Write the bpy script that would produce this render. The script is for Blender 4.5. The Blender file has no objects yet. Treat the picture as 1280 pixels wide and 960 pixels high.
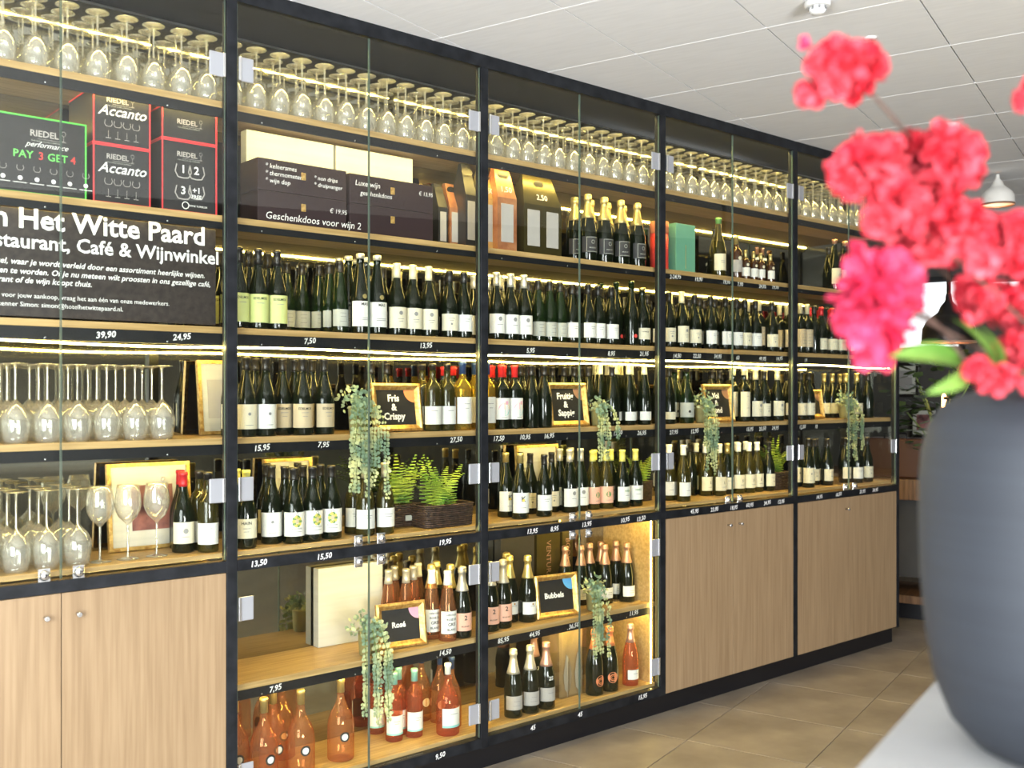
import bpy, bmesh, math, random
from math import sin, cos, pi, radians
random.seed(7)
# ------------------------------------------------------------------ camera, world, light, exposure
S = bpy.context.scene
COL = S.collection
EYE = (-1.676, -3.558, 1.70); FP = 1272.0; HOR = 491.0
cd = bpy.data.cameras.new('camera'); cam = bpy.data.objects.new('camera', cd); COL.objects.link(cam)
cam.location = EYE; cam.rotation_euler = (radians(90), 0, -math.asin(.6508))
cd.sensor_width = 36; cd.lens = 36*FP/1280; cd.shift_y = (HOR-480)/1280
cd.dof.use_dof = True; cd.dof.focus_distance = 4.6; cd.dof.aperture_fstop = 2.6
cd.clip_start = .05
S.camera = cam
w = bpy.data.worlds.new('daylight'); S.world = w; w.use_nodes = True
w.node_tree.nodes['Background'].inputs[0].default_value = (.80, .90, 1, 1)
w.node_tree.nodes['Background'].inputs[1].default_value = .55
S.view_settings.view_transform = 'Standard'; S.view_settings.look = 'None'
S.view_settings.gamma = 1; S.view_settings.use_curve_mapping = False
S.view_settings.exposure = 0.0
S.cycles.transparent_max_bounces = 48; S.cycles.max_bounces = 7; S.cycles.diffuse_bounces = 3
S.cycles.glossy_bounces = 5; S.cycles.transmission_bounces = 6
S.cycles.caustics_reflective = False; S.cycles.caustics_refractive = False
S.cycles.sample_clamp_indirect = 2.5; S.cycles.blur_glossy = .5

RA = math.atan2(.2766, .961)                      # the room is turned against the cabinet
def room(a, b, z=0): return (EYE[0]+a*.961-b*.2766, EYE[1]+a*.2766+b*.961, z)
def area(name, loc, target, sx, sy, power, col=(1, 1, 1)):
    l = bpy.data.lights.new(name, 'AREA'); l.shape = 'RECTANGLE'; l.size = sx; l.size_y = sy
    l.energy = power; l.color = col
    o = bpy.data.objects.new(name, l); COL.objects.link(o); o.location = loc
    from mathutils import Vector
    o.rotation_euler = (Vector(target)-Vector(loc)).to_track_quat('-Z', 'Y').to_euler(); return o
area('window_light', room(-1.6, 1.2, 1.5), room(1.8, 2.9, 1.0), 2.6, 2.2, 370, (.90, .96, 1))
area('window_light', room(-.7, -4.6, 1.1), room(1.6, 0, 3.6), 2.4, 1.4, 780, (.96, .98, 1))  # added fill at the front window, tilted up to brighten the ceiling
area('window_light', room(9.4, 4.3, 2.5), room(5.5, 2.5, 1.2), 1.6, 1.0, 9, (.95, .98, 1))

# ------------------------------------------------------------------ materials
def mat(name, col, rough=.5, metal=0., spec=.5, trans=0., ior=1.45, emit=None, es=0., coat=0.):
    m = bpy.data.materials.new(name); m.use_nodes = True
    b = m.node_tree.nodes['Principled BSDF']
    b.inputs['Base Color'].default_value = (*col, 1); b.inputs['Roughness'].default_value = rough
    b.inputs['Metallic'].default_value = metal; b.inputs['Specular IOR Level'].default_value = spec
    b.inputs['Transmission Weight'].default_value = trans; b.inputs['IOR'].default_value = ior
    b.inputs['Coat Weight'].default_value = coat
    if emit: b.inputs['Emission Color'].default_value = (*emit, 1); b.inputs['Emission Strength'].default_value = es
    return m
def noisy(m, c1, c2, scale=(1, 1, 1), detail=4, bump=0., nscale=5., co='Object', lo=.35, hi=.65):
    nt = m.node_tree; N = nt.nodes; L = nt.links; b = N['Principled BSDF']
    tc = N.new('ShaderNodeTexCoord'); mp = N.new('ShaderNodeMapping'); no = N.new('ShaderNodeTexNoise'); rp = N.new('ShaderNodeValToRGB')
    mp.inputs['Scale'].default_value = scale; no.inputs['Scale'].default_value = nscale; no.inputs['Detail'].default_value = detail
    rp.color_ramp.elements[0].color = (*c1, 1); rp.color_ramp.elements[1].color = (*c2, 1)
    rp.color_ramp.elements[0].position = lo; rp.color_ramp.elements[1].position = hi
    L.new(tc.outputs[co], mp.inputs[0]); L.new(mp.outputs[0], no.inputs[0]); L.new(no.outputs[0], rp.inputs[0]); L.new(rp.outputs[0], b.inputs['Base Color'])
    if bump:
        bp = N.new('ShaderNodeBump'); bp.inputs['Strength'].default_value = bump; bp.inputs['Distance'].default_value = .002
        L.new(no.outputs[0], bp.inputs['Height']); L.new(bp.outputs[0], b.inputs['Normal'])
    return m
def pane_mat(name, tint, ior, lw=False, rough=0., gcol=(1, 1, 1), base=.04, milk=0):
    m = bpy.data.materials.new(name); m.use_nodes = True; nt = m.node_tree; N = nt.nodes; L = nt.links
    N.remove(N['Principled BSDF']); out = N['Material Output']
    t = N.new('ShaderNodeBsdfTransparent'); t.inputs[0].default_value = (*tint, 1)
    g = N.new('ShaderNodeBsdfGlossy'); g.inputs[0].default_value = (*gcol, 1); g.inputs['Roughness'].default_value = rough
    mx = N.new('ShaderNodeMixShader')
    f = N.new('ShaderNodeLayerWeight'); f.inputs[0].default_value = ior if lw else .5
    p = N.new('ShaderNodeMath'); p.operation = 'POWER'; p.inputs[1].default_value = 2.0 if lw else 5.0; L.new(f.outputs['Facing'], p.inputs[0])
    q = N.new('ShaderNodeMath'); q.operation = 'MULTIPLY_ADD'; q.inputs[1].default_value = .85; q.inputs[2].default_value = base; L.new(p.outputs[0], q.inputs[0])
    L.new(q.outputs[0], mx.inputs[0])
    if milk:
        d = N.new('ShaderNodeBsdfTranslucent'); d.inputs[0].default_value = (*gcol, 1); d2 = N.new('ShaderNodeBsdfDiffuse'); d2.inputs[0].default_value = (*gcol, 1)
        ad = N.new('ShaderNodeMixShader'); ad.inputs[0].default_value = .5; L.new(d.outputs[0], ad.inputs[1]); L.new(d2.outputs[0], ad.inputs[2])
        m2 = N.new('ShaderNodeMixShader'); m2.inputs[0].default_value = milk; L.new(t.outputs[0], m2.inputs[1]); L.new(ad.outputs[0], m2.inputs[2]); t = m2
    L.new(t.outputs[0], mx.inputs[1]); L.new(g.outputs[0], mx.inputs[2]); L.new(mx.outputs[0], out.inputs[0]); return m
M = {}
M['steel'] = noisy(mat('blackened_steel', (.02, .022, .026), .48, .1, .3), (.007, .008, .010), (.018, .020, .024), nscale=14)
M['lip'] = mat('black_shelf_lip', (.009, .010, .012), .4, spec=.3)
M['wood'] = noisy(mat('oak_board', (.5, .36, .2), .42), (.36, .23, .085), (.52, .35, .15), scale=(1.2, 26, 26), nscale=3, bump=.1)
M['door'] = noisy(mat('oak_veneer', (.5, .4, .28), .45), (.28, .185, .10), (.37, .255, .145), scale=(30, 30, 1.1), nscale=2.4, bump=.08, lo=.3, hi=.7)
M['pane'] = pane_mat('door_glass', (.975, .985, .965), 0, base=.03)
M['edge'] = mat('glass_edge', (.11, .15, .12), .2, spec=.6)
M['crystal'] = pane_mat('wine_glass', (.985, .985, .975), .45, True, .06, (1, .99, .94), .08, .15)
M['crystalf'] = pane_mat('wine_glass_foot', (.98, .98, .96), .5, True, .06, (1, .97, .84), .14, .26)
M['mirror'] = noisy(mat('bronze_mirror', (.5, .5, .46), .04, 1.), (.42, .41, .34), (.48, .465, .40), nscale=2)
M['chrome'] = mat('satin_chrome', (.78, .79, .80), .25, .9)
M['plate'] = mat('satin_aluminium', (.40, .41, .44), .42, .3)
M['black'] = mat('plinth_black', (.008, .008, .01), .35)
M['led'] = mat('warm_led', (1, .9, .6), .5, emit=(1, .75, .21), es=140)
M['ledsoft'] = mat('warm_led_soft', (1, .9, .6), .5, emit=(1, .72, .2), es=34)
M['white'] = mat('white', (.86, .86, .84), .5)
M['chalk'] = mat('chalk_white', (.85, .85, .83), .7)
M['ceil'] = noisy(mat('ceiling_panel', (.87, .87, .86), .8), (.86, .86, .85), (.90, .90, .89), scale=(8, 1, 1), nscale=6)
M['tbar'] = mat('ceiling_rail', (.97, .97, .96), .4)
M['ceildark'] = mat('ceiling_gap', (.10, .10, .10), .8)
M['floor'] = noisy(mat('concrete_floor_tile', (.3, .25, .2), .42), (.225, .185, .14), (.40, .335, .255), nscale=3.2, detail=8, lo=.3, hi=.7, bump=.1)
M['grout'] = mat('floor_grout', (.13, .11, .09), .8)
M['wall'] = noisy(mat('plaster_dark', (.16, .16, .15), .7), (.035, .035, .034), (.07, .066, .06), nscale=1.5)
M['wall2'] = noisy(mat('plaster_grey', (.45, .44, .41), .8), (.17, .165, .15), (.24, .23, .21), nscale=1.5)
M['sign'] = noisy(mat('sign_board', (.03, .025, .022), .35), (.022, .018, .017), (.045, .036, .032), nscale=40)
M['boxdark'] = mat('dark_carton', (.02, .02, .022), .4)
M['red'] = mat('red_edge', (.75, .05, .06), .4); M['green'] = mat('green_edge', (.10, .6, .08), .4)
M['brownbox'] = mat('dark_brown_carton', (.022, .010, .013), .5)
M['whitebox'] = noisy(mat('white_carton', (.8, .8, .76), .5), (.46, .46, .43), (.52, .52, .48), scale=(1, 1, 12), nscale=3)
M['gold'] = noisy(mat('gold', (.72, .5, .17), .35, .7), (.50, .27, .07), (.82, .58, .2), nscale=60, bump=.6)
M['foilgold'] = mat('foil_gold', (.75, .62, .25), .32, .8)
M['copper'] = noisy(mat('copper_carton', (.6, .25, .1), .35, .6), (.45, .16, .07), (.72, .34, .16), nscale=12)
M['slate'] = mat('slate_board', (.018, .018, .018), .4)
M['wicker'] = noisy(mat('brown_wicker', (.05, .03, .025), .6), (.025, .015, .012), (.09, .055, .04), nscale=60)
M['euc'] = noisy(mat('eucalyptus_leaf', (.4, .48, .3), .5), (.20, .30, .20), (.70, .70, .34), nscale=9, lo=.42, hi=.58)
M['fern'] = noisy(mat('fern_leaf', (.2, .42, .04), .5), (.08, .20, .02), (.32, .42, .05), nscale=12)
M['stemg'] = mat('green_stem', (.18, .25, .08), .6)
M['pot'] = mat('olive_pot', (.30, .28, .12), .5)
M['printred'] = mat('print_red', (.7, .06, .05), .5); M['printgreen'] = mat('print_green', (.15, .62, .12), .5)
M['teal'] = mat('teal', (.25, .58, .55), .4); M['orange'] = mat('orange_print', (.80, .25, .10), .5); M['pink'] = mat('pink_print', (.80, .38, .50), .5)
M['blue'] = mat('blue_print', (.12, .40, .75), .5); M['yellow'] = mat('yellow_print', (.85, .65, .12), .5)
M['grey'] = mat('grey_print', (.25, .25, .25), .5); M['ink'] = mat('ink', (.02, .02, .02), .5)
M['leafg'] = mat('label_green', (.10, .25, .08), .5)
M['gd'] = mat('dark_green_glass', (.004, .007, .003), .08, spec=.5)
M['gg'] = mat('green_glass', (.006, .016, .004), .07, spec=.55, trans=.2)
M['gb'] = mat('brown_glass', (.05, .018, .006), .07, spec=.7, trans=.1)
M['go'] = mat('olive_glass', (.035, .031, .006), .07, spec=.55, trans=.2)
M['gr'] = pane_mat('rose_wine', (.98, .78, .60), .4, True, .03, (.92, .50, .28), .05, .13)
M['gr2'] = pane_mat('deep_rose_wine', (.96, .62, .48), .4, True, .03, (.85, .36, .22), .05, .14)
M['gy'] = pane_mat('pale_yellow_wine', (.95, .80, .30), .4, True, .03, (.9, .68, .14), .05, .18)
for k, c, r, me in [('c_black', (.014, .013, .013), .3, 0), ('c_red', (.42, .02, .03), .35, .2), ('c_scarlet', (.75, .03, .03), .4, .1), ('c_cream', (.74, .68, .46), .4, .1),
                    ('c_gold', (.62, .50, .20), .32, .7), ('c_silver', (.60, .57, .48), .35, .5), ('c_white', (.88, .86, .80), .4, 0), ('c_yellow', (.72, .68, .18), .4, .1),
                    ('c_blue', (.03, .06, .16), .35, .2), ('c_copper', (.52, .30, .20), .35, .6), ('c_teal', (.28, .60, .56), .4, .1), ('c_orange', (.75, .25, .10), .4, .2), ('c_rosefoil', (.62, .36, .28), .35, .6)]:
    M[k] = mat(k[2:]+'_capsule', c, r, me)
for k, c in [('l_white', (.80, .80, .76)), ('l_cream', (.74, .69, .52)), ('l_tan', (.56, .46, .30)), ('l_lime', (.60, .66, .26)), ('l_grey', (.42, .44, .40)),
             ('l_pink', (.80, .45, .33)), ('l_dark', (.03, .03, .035)), ('l_silver', (.42, .40, .38)), ('l_orange', (.78, .26, .12))]:
    M[k] = noisy(mat(k[2:]+'_paper', c, .6), tuple(x*.96 for x in c), c, nscale=30)
M['vase'] = noisy(mat('slate_blue_ceramic', (.05, .06, .08), .6), (.028, .032, .041), (.032, .037, .047), scale=(1, 1, 50), nscale=2, bump=.1)
M['table'] = noisy(mat('white_stone', (.72, .72, .72), .5), (.42, .42, .43), (.54, .54, .54), nscale=4, detail=8)
M['petal'] = noisy(mat('coral_petal', (.9, .06, .09), .6), (.60, .009, .028), (.82, .095, .13), nscale=22)  # coral tones; the paler pink paints highlights into the petal colour
M['petalp'] = noisy(mat('raspberry_petal', (.85, .04, .16), .6), (.58, .010, .055), (.80, .07, .17), nscale=22)
for k in ('petal', 'petalp'):
    b = M[k].node_tree.nodes['Principled BSDF']; b.inputs['Subsurface Weight'].default_value = .12; b.inputs['Subsurface Radius'].default_value = (.02, .006, .006)
M['twig'] = mat('brown_twig', (.10, .055, .04), .7)
M['leaf'] = noisy(mat('broad_leaf', (.2, .35, .06), .5), (.07, .18, .02), (.22, .36, .07), nscale=12)
M['lampmetal'] = mat('dark_lamp_metal', (.012, .010, .010), .3, .5); M['lampin'] = mat('copper_lamp_inside', (.8, .45, .2), .4, .2, emit=(1, .55, .22), es=1.0)
M['bulb'] = mat('bulb', (1, .6, .3), .5, emit=(1, .5, .2), es=12)
M['winlit'] = mat('daylit_pane', (.9, .95, 1), .3, emit=(.93, .97, 1), es=1.25)
M['winbig'] = mat('daylit_pane_large', (.9, .95, 1), .3, emit=(.86, .93, 1), es=1.1)
M['counter'] = noisy(mat('counter_wood', (.3, .17, .08), .5), (.10, .05, .022), (.19, .10, .045), scale=(1, 12, 1), nscale=4)
M['brown'] = mat('brown_leather', (.07, .025, .012), .5); M['paperbag'] = mat('paper_bag', (.16, .09, .05), .7)
M['photo'] = noisy(mat('photo_print', (.1, .05, .05), .3), (.03, .012, .02), (.34, .15, .14), nscale=9, detail=6)
M['cellophane'] = pane_mat('cellophane', (.9, .9, .86), .5, True, .12, (1, 1, .96), .10)
M['feather'] = mat('dried_grass', (.66, .60, .50), .8)

# ------------------------------------------------------------------ mesh helpers
class MB:
    def __init__(s): s.v = []; s.f = []; s.sm = []
    def add(s, v, f, smooth=False):
        n = len(s.v); s.v += [tuple(p) for p in v]; s.f += [tuple(i+n for i in q) for q in f]; s.sm += [smooth]*len(f); return s
    def box(s, x0, x1, y0, y1, z0, z1):
        v = [(x, y, z) for z in (z0, z1) for y in (y0, y1) for x in (x0, x1)]
        return s.add(v, [(0, 2, 3, 1), (4, 5, 7, 6), (0, 1, 5, 4), (2, 6, 7, 3), (0, 4, 6, 2), (1, 3, 7, 5)])
    def lathe(s, prof, n=20, c=(0, 0, 0), caps=True, smooth=True, rx=1, ry=1):
        v = []; f = []
        for r, z in prof:
            for i in range(n):
                a = 2*pi*i/n; v.append((c[0]+r*rx*cos(a), c[1]+r*ry*sin(a), c[2]+z))
        for j in range(len(prof)-1):
            for i in range(n):
                k = (i+1) % n; f.append((j*n+i, j*n+k, (j+1)*n+k, (j+1)*n+i))
        s.add(v, f, smooth)
        if caps:
            m = len(s.v)-n*len(prof)
            s.f.append(tuple(m+i for i in reversed(range(n)))); s.f.append(tuple(m+(len(prof)-1)*n+i for i in range(n))); s.sm += [False, False]
        return s
    def tube(s, pts, r, n=6, r1=None):
        from mathutils import Vector
        P = [Vector(p) for p in pts]; v = []; f = []; m = len(P)
        for i, p in enumerate(P):
            d = (P[min(i+1, m-1)]-P[max(i-1, 0)]).normalized()
            u = d.cross(Vector((0, 0, 1)));
            if u.length < .05: u = d.cross(Vector((0, 1, 0)))
            u.normalize(); w_ = d.cross(u); rr = r if r1 is None else r+(r1-r)*i/(m-1)
            for k in range(n):
                a = 2*pi*k/n; v.append(p+u*(cos(a)*rr)+w_*(sin(a)*rr))
        for j in range(m-1):
            for k in range(n): f.append((j*n+k, j*n+(k+1) % n, (j+1)*n+(k+1) % n, (j+1)*n+k))
        f.append(tuple(reversed(range(n)))); f.append(tuple((m-1)*n+k for k in range(n)))
        return s.add(v, f, True)
    def mesh(s, name, m=None, bev=0, seg=2):
        me = bpy.data.meshes.new(name); me.from_pydata(s.v, [], s.f)
        me.polygons.foreach_set('use_smooth', s.sm); me.update()
        if bev:
            bm = bmesh.new(); bm.from_mesh(me)
            bmesh.ops.bevel(bm, geom=list(bm.edges), offset=bev, segments=seg, affect='EDGES', profile=.5); bm.to_mesh(me); bm.free()
        if m: me.materials.append(M[m])
        return me
def link(name, me, parent=None, loc=(0, 0, 0), rot=(0, 0, 0), **kw):
    o = bpy.data.objects.new(name, me); COL.objects.link(o); o.location = loc; o.rotation_euler = rot
    if parent: o.parent = parent
    for k, v in kw.items(): o[k] = v
    return o
def thing(name, label, cat, loc=(0, 0, 0), rot=(0, 0, 0), group=None):
    o = link(name, None, None, loc, rot, label=label, category=cat)
    if group: o['group'] = group
    return o
def put(name, mb, m, parent, loc=(0, 0, 0), rot=(0, 0, 0), bev=0, **kw):
    return link(name, mb.mesh(name, m, bev), parent, loc, rot, **kw)
def box(x0, x1, y0, y1, z0, z1): return MB().box(x0, x1, y0, y1, z0, z1)
_tc = {}
def text_geo(s, size, bold=0., shear=0., align='CENTER'):
    key = (s, bold, shear, align)
    if key not in _tc:
        c = bpy.data.curves.new('lettering', 'FONT'); c.body = s; c.size = 1; c.offset = bold; c.shear = shear
        c.align_x = align; c.align_y = 'CENTER'; c.resolution_u = 2
        o = bpy.data.objects.new('lettering', c)
        me = bpy.data.meshes.new_from_object(o)
        _tc[key] = ([tuple(v.co) for v in me.vertices], [tuple(p.vertices) for p in me.polygons])
        bpy.data.objects.remove(o); bpy.data.curves.remove(c); bpy.data.meshes.remove(me)
    V, F = _tc[key]
    return [(x*size, y*size) for x, y, z in V], F
def flat_text(s, size, m, parent, loc, rot=(0, 0, 0), name='lettering', **kw):
    V, F = text_geo(s, size, **kw)
    return put(name, MB().add([(x, 0, y) for x, y in V], F), m, parent, loc, rot)
def shape_disc(r, n=20, r0=0, sx=1):
    if not r0:
        return [(r*sx*cos(2*pi*i/n), r*sin(2*pi*i/n)) for i in range(n)], [tuple(range(n))]
    V = [(q*sx*cos(2*pi*i/n), q*sin(2*pi*i/n)) for q in (r0, r) for i in range(n)]
    return V, [(i, (i+1) % n, n+(i+1) % n, n+i) for i in range(n)]
def rect(w_, h, n=1): return [(-w_/2+w_*i/n, s*h/2) for s in (-1, 1) for i in range(n+1)], [(i, i+1, n+2+i, n+1+i) for i in range(n)]

def t_at(px, Y):
    u = (px-640)/FP; t = (Y-EYE[1])/(.7593-.6508*u); return u, t
def X_at(px, Y):                                   # where a sight line meets the plane y = Y
    u, t = t_at(px, Y); return EYE[0]+t*(.7593*u+.6508)
def Y_from(px, py, z):                             # depth of a point on a shelf of height z
    t = FP*(EYE[2]-z)/(py-HOR); u = (px-640)/FP; return EYE[1]+t*(.7593-.6508*u)

# ------------------------------------------------------------------ room shell
ROT = (0, 0, RA)
def shell(name, mb, m, **kw): return put(name, mb, m, None, (EYE[0], EYE[1], 0), ROT, kind='structure', **kw)
CZ = 3.222
fl = shell('floor', box(-5, 14, -6, 9, -.12, -.006), 'grout')
tme = box(0, .596, 0, .596, -.02, 0).mesh('floor_tile', 'floor', .0015, 1)
# one joint runs through the point seen at (1011,956)
t0 = FP*1.7/(956-HOR); u0 = (1011-640)/FP
wx = EYE[0]+t0*(.7593*u0+.6508); wy = EYE[1]+t0*(.7593-.6508*u0)
ja = (wx-EYE[0])*.961+(wy-EYE[1])*.2766; jb = -(wx-EYE[0])*.2766+(wy-EYE[1])*.961
n = 0
for i in range(-5, 12):
    for j in range(-7, 9):
        a = ja+i*.6; b = jb % .6+j*.6-.6
        px_, py_, _ = room(a, b)
        if b > 2.2 and a < 3.2: continue
        if a > 10 or py_ > 5 or (py_ > .8 and px_ < 3.8): continue
        if n > 295: break
        link('floor_tile', tme, fl, (a+.002, b+.002, 0)); n += 1
put('floor_tile', box(-5, 14, -6, 9, -.03, -.005), 'floor', fl, kind='stuff')
ce = shell('ceiling', box(-5, 14, -6, 9, CZ+.02, CZ+.2), 'ceildark')
cme = box(.004, .596, .006, .644, 0, .016).mesh('ceiling_panel', 'ceil', .002, 1)
# dark joints run along a, bright rails along b; both fixed by joints read off the photo
def ceil_pt(px, py):
    t = FP*(CZ-1.7)/(HOR-py); u = (px-640)/FP
    X = t*(.7593*u+.6508); Y = t*(.7593-.6508*u)
    return X*.961+Y*.2766, -X*.2766+Y*.961
a0, b0 = ceil_pt(796, 68)
n = 0
cpanel = box(.004, .646, .003, .597, 0, .018).mesh('ceiling_panel', 'ceil')
for i in range(-8, 14):
    for j in range(-6, 7):
        a = a0+i*.65; b = b0+j*.6
        if n > 295: break
        link('ceiling_panel', cpanel, ce, (a, b, CZ)); n += 1
rl = MB()
for i in range(-8, 15): rl.box(a0+i*.65-.006, a0+i*.65+.006, b0-3.6, b0+4.2, CZ-.001, CZ+.012)
put('ceiling_rail', rl, 'tbar', ce)
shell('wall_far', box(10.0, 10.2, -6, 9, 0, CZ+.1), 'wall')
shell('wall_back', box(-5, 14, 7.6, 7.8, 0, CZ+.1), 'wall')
shell('wall_front', box(-5, 14, -5.2, -5.0, 0, CZ+.1), 'wall2')
shell('wall_left', box(-2.2, -2.0, -6, 9, 0, CZ+.1), 'wall2')
wn = shell('window_1', box(-1.99, -1.95, -1.8, 3.0, .5, 2.95), 'winbig')
fr = MB()
for y in (-1.8, -.6, .6, 1.8, 3.0): fr.box(-1.96, -1.90, y-.04, y+.04, .45, 3.0)
for z in (.45, 2.95): fr.box(-1.96, -1.90, -1.84, 3.04, z, z+.06)
put('window_frame', fr, 'steel', wn)
wn = shell('window_2', box(-1.9, .5, -4.99, -4.95, .6, 2.6), 'winbig')
fr = MB()
for x in (-1.9, -1.1, -.3, .5): fr.box(x-.04, x+.04, -4.96, -4.90, .55, 2.65)
for z in (.55, 2.6): fr.box(-1.94, .54, -4.96, -4.90, z, z+.06)
put('window_frame', fr, 'steel', wn)

# ------------------------------------------------------------------ cabinet
W = 1.212; D = .40
ZS = [.165, .59, 1.10, 1.53, 1.947, 2.366, 2.795]
LIP = {3: (1.468, 1.5058), 4: (1.878, 1.9228), 5: (2.316, 2.3418), 6: (2.735, 2.7708), 1: (.528, .5658)}
BAYN = ['leftmost', 'second', 'third', 'fourth', 'rightmost']
hplate = box(0, .062, -.004, .004, -.045, .045).mesh('hinge', 'plate', .0035, 2)
hbar = box(0, .011, -.007, .004, -.045, .045).mesh('hinge_pin', 'chrome', .0015, 1)
lockm = MB().lathe([(.018, 0), (.018, .006), (.014, .010), (.012, .016), (.0, .017)], 18).mesh('lock', 'chrome')
lockb = box(-.019, .019, -.003, .001, -.022, .022).mesh('lock_plate', 'chrome', .001, 1)
keyh = box(-.0018, .0018, -.001, .0, -.006, .006).mesh('keyhole', 'black')
screwm = MB().lathe([(.0032, 0), (.0032, .0008), (.002, .0012)], 8).mesh('screw', 'chrome')
knobm = MB().lathe([(.005, 0), (.005, .016), (.009, .018), (.009, .027), (.007, .029)], 14).mesh('knob', 'chrome')
RX = (radians(90), 0, 0)
def glass_door(par, x0, x1, z0, z1, hinge_side, hzs, lockx, lockz):
    d = put('glass_door', box(x0, x1, .008, .014, z0, z1), 'pane', par)
    for xe in (x0, x1-.0012): put('glass_edge', box(xe, xe+.0012, .007, .015, z0, z1), 'edge', d)
    for hz in hzs:
        hx = x0+.002 if hinge_side < 0 else x1-.002
        r = (0, 0, 0) if hinge_side < 0 else (0, 0, pi)
        link('hinge', hplate, d, (hx, .004 if hinge_side < 0 else .004, hz), r)
        link('hinge', hbar, d, (hx if hinge_side < 0 else hx-.011, .002, hz))
    if lockz is not None:
        link('lock', lockb, d, (lockx, .004, lockz)); link('lock', lockm, d, (lockx, .003, lockz), RX)
        link('lock', keyh, d, (lockx, -.0145, lockz))
    return d
PR = {3: {0: [], 1: [(327, '15,95'), (404, '7,95'), (570, '27,50')], 2: [(623, '17,50'), (656, '10,95'), (686, '16,95'), (772, '12,50'), (802, '26,95')],
          3: [(842, '27,95'), (868, '12,95'), (937, '15,95'), (953, '23,50'), (969, '24,95')], 4: [(1003, '12,50'), (1020, '18')]},
      4: {0: [(132, '39,90'), (227, '24,95')], 1: [(387, '7,50'), (532, '13,95')], 2: [(663, '5,95'), (764, '8,95'), (805, '21,95')],
          3: [(846, '14,50'), (871, '22,50'), (897, '34,95'), (922, '60'), (953, '49,95'), (974, '14,95')], 4: [(1007, '19'), (1062, '75')]},
      5: {3: [(844, '2-24,95'), (873, '19,90'), (908, '19,95'), (925, '7,90'), (953, '24,95'), (969, '19,90')]},
      1: {1: [(344, '7,95'), (556, '14,50')], 2: [(629, '85,95'), (668, '44,95'), (717, '36,50'), (792, '11,95')]},
      2: {1: [(323, '13,50'), (405, '15,50'), (556, '19,95')], 2: [(665, '13,95'), (693, '8,95'), (733, '13,95'), (781, '10,95'), (801, '13,50')],
          3: [(868, '45,95'), (893, '23,95'), (917, '18,95'), (937, '60,95'), (959, '34,95'), (976, '12,95')], 4: [(1024, '14,95'), (1048, '18,50'), (1078, '23,95'), (1094, '34,95')]},
      0: {1: [(550, '9,50')], 2: [(666, '45'), (725, '45'), (803, '15,95')]}}
def prices(par, lvl, bay, y, zc, h=.031):
    for px, s in PR.get(lvl, {}).get(bay, []):
        flat_text(s, h, 'chalk', par, (X_at(px, y), y-.0006, zc+random.uniform(-.004, .003)), (0, random.uniform(-.12, .02), 0), 'price_marking', shear=.2, bold=.018)
cabs = []
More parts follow.
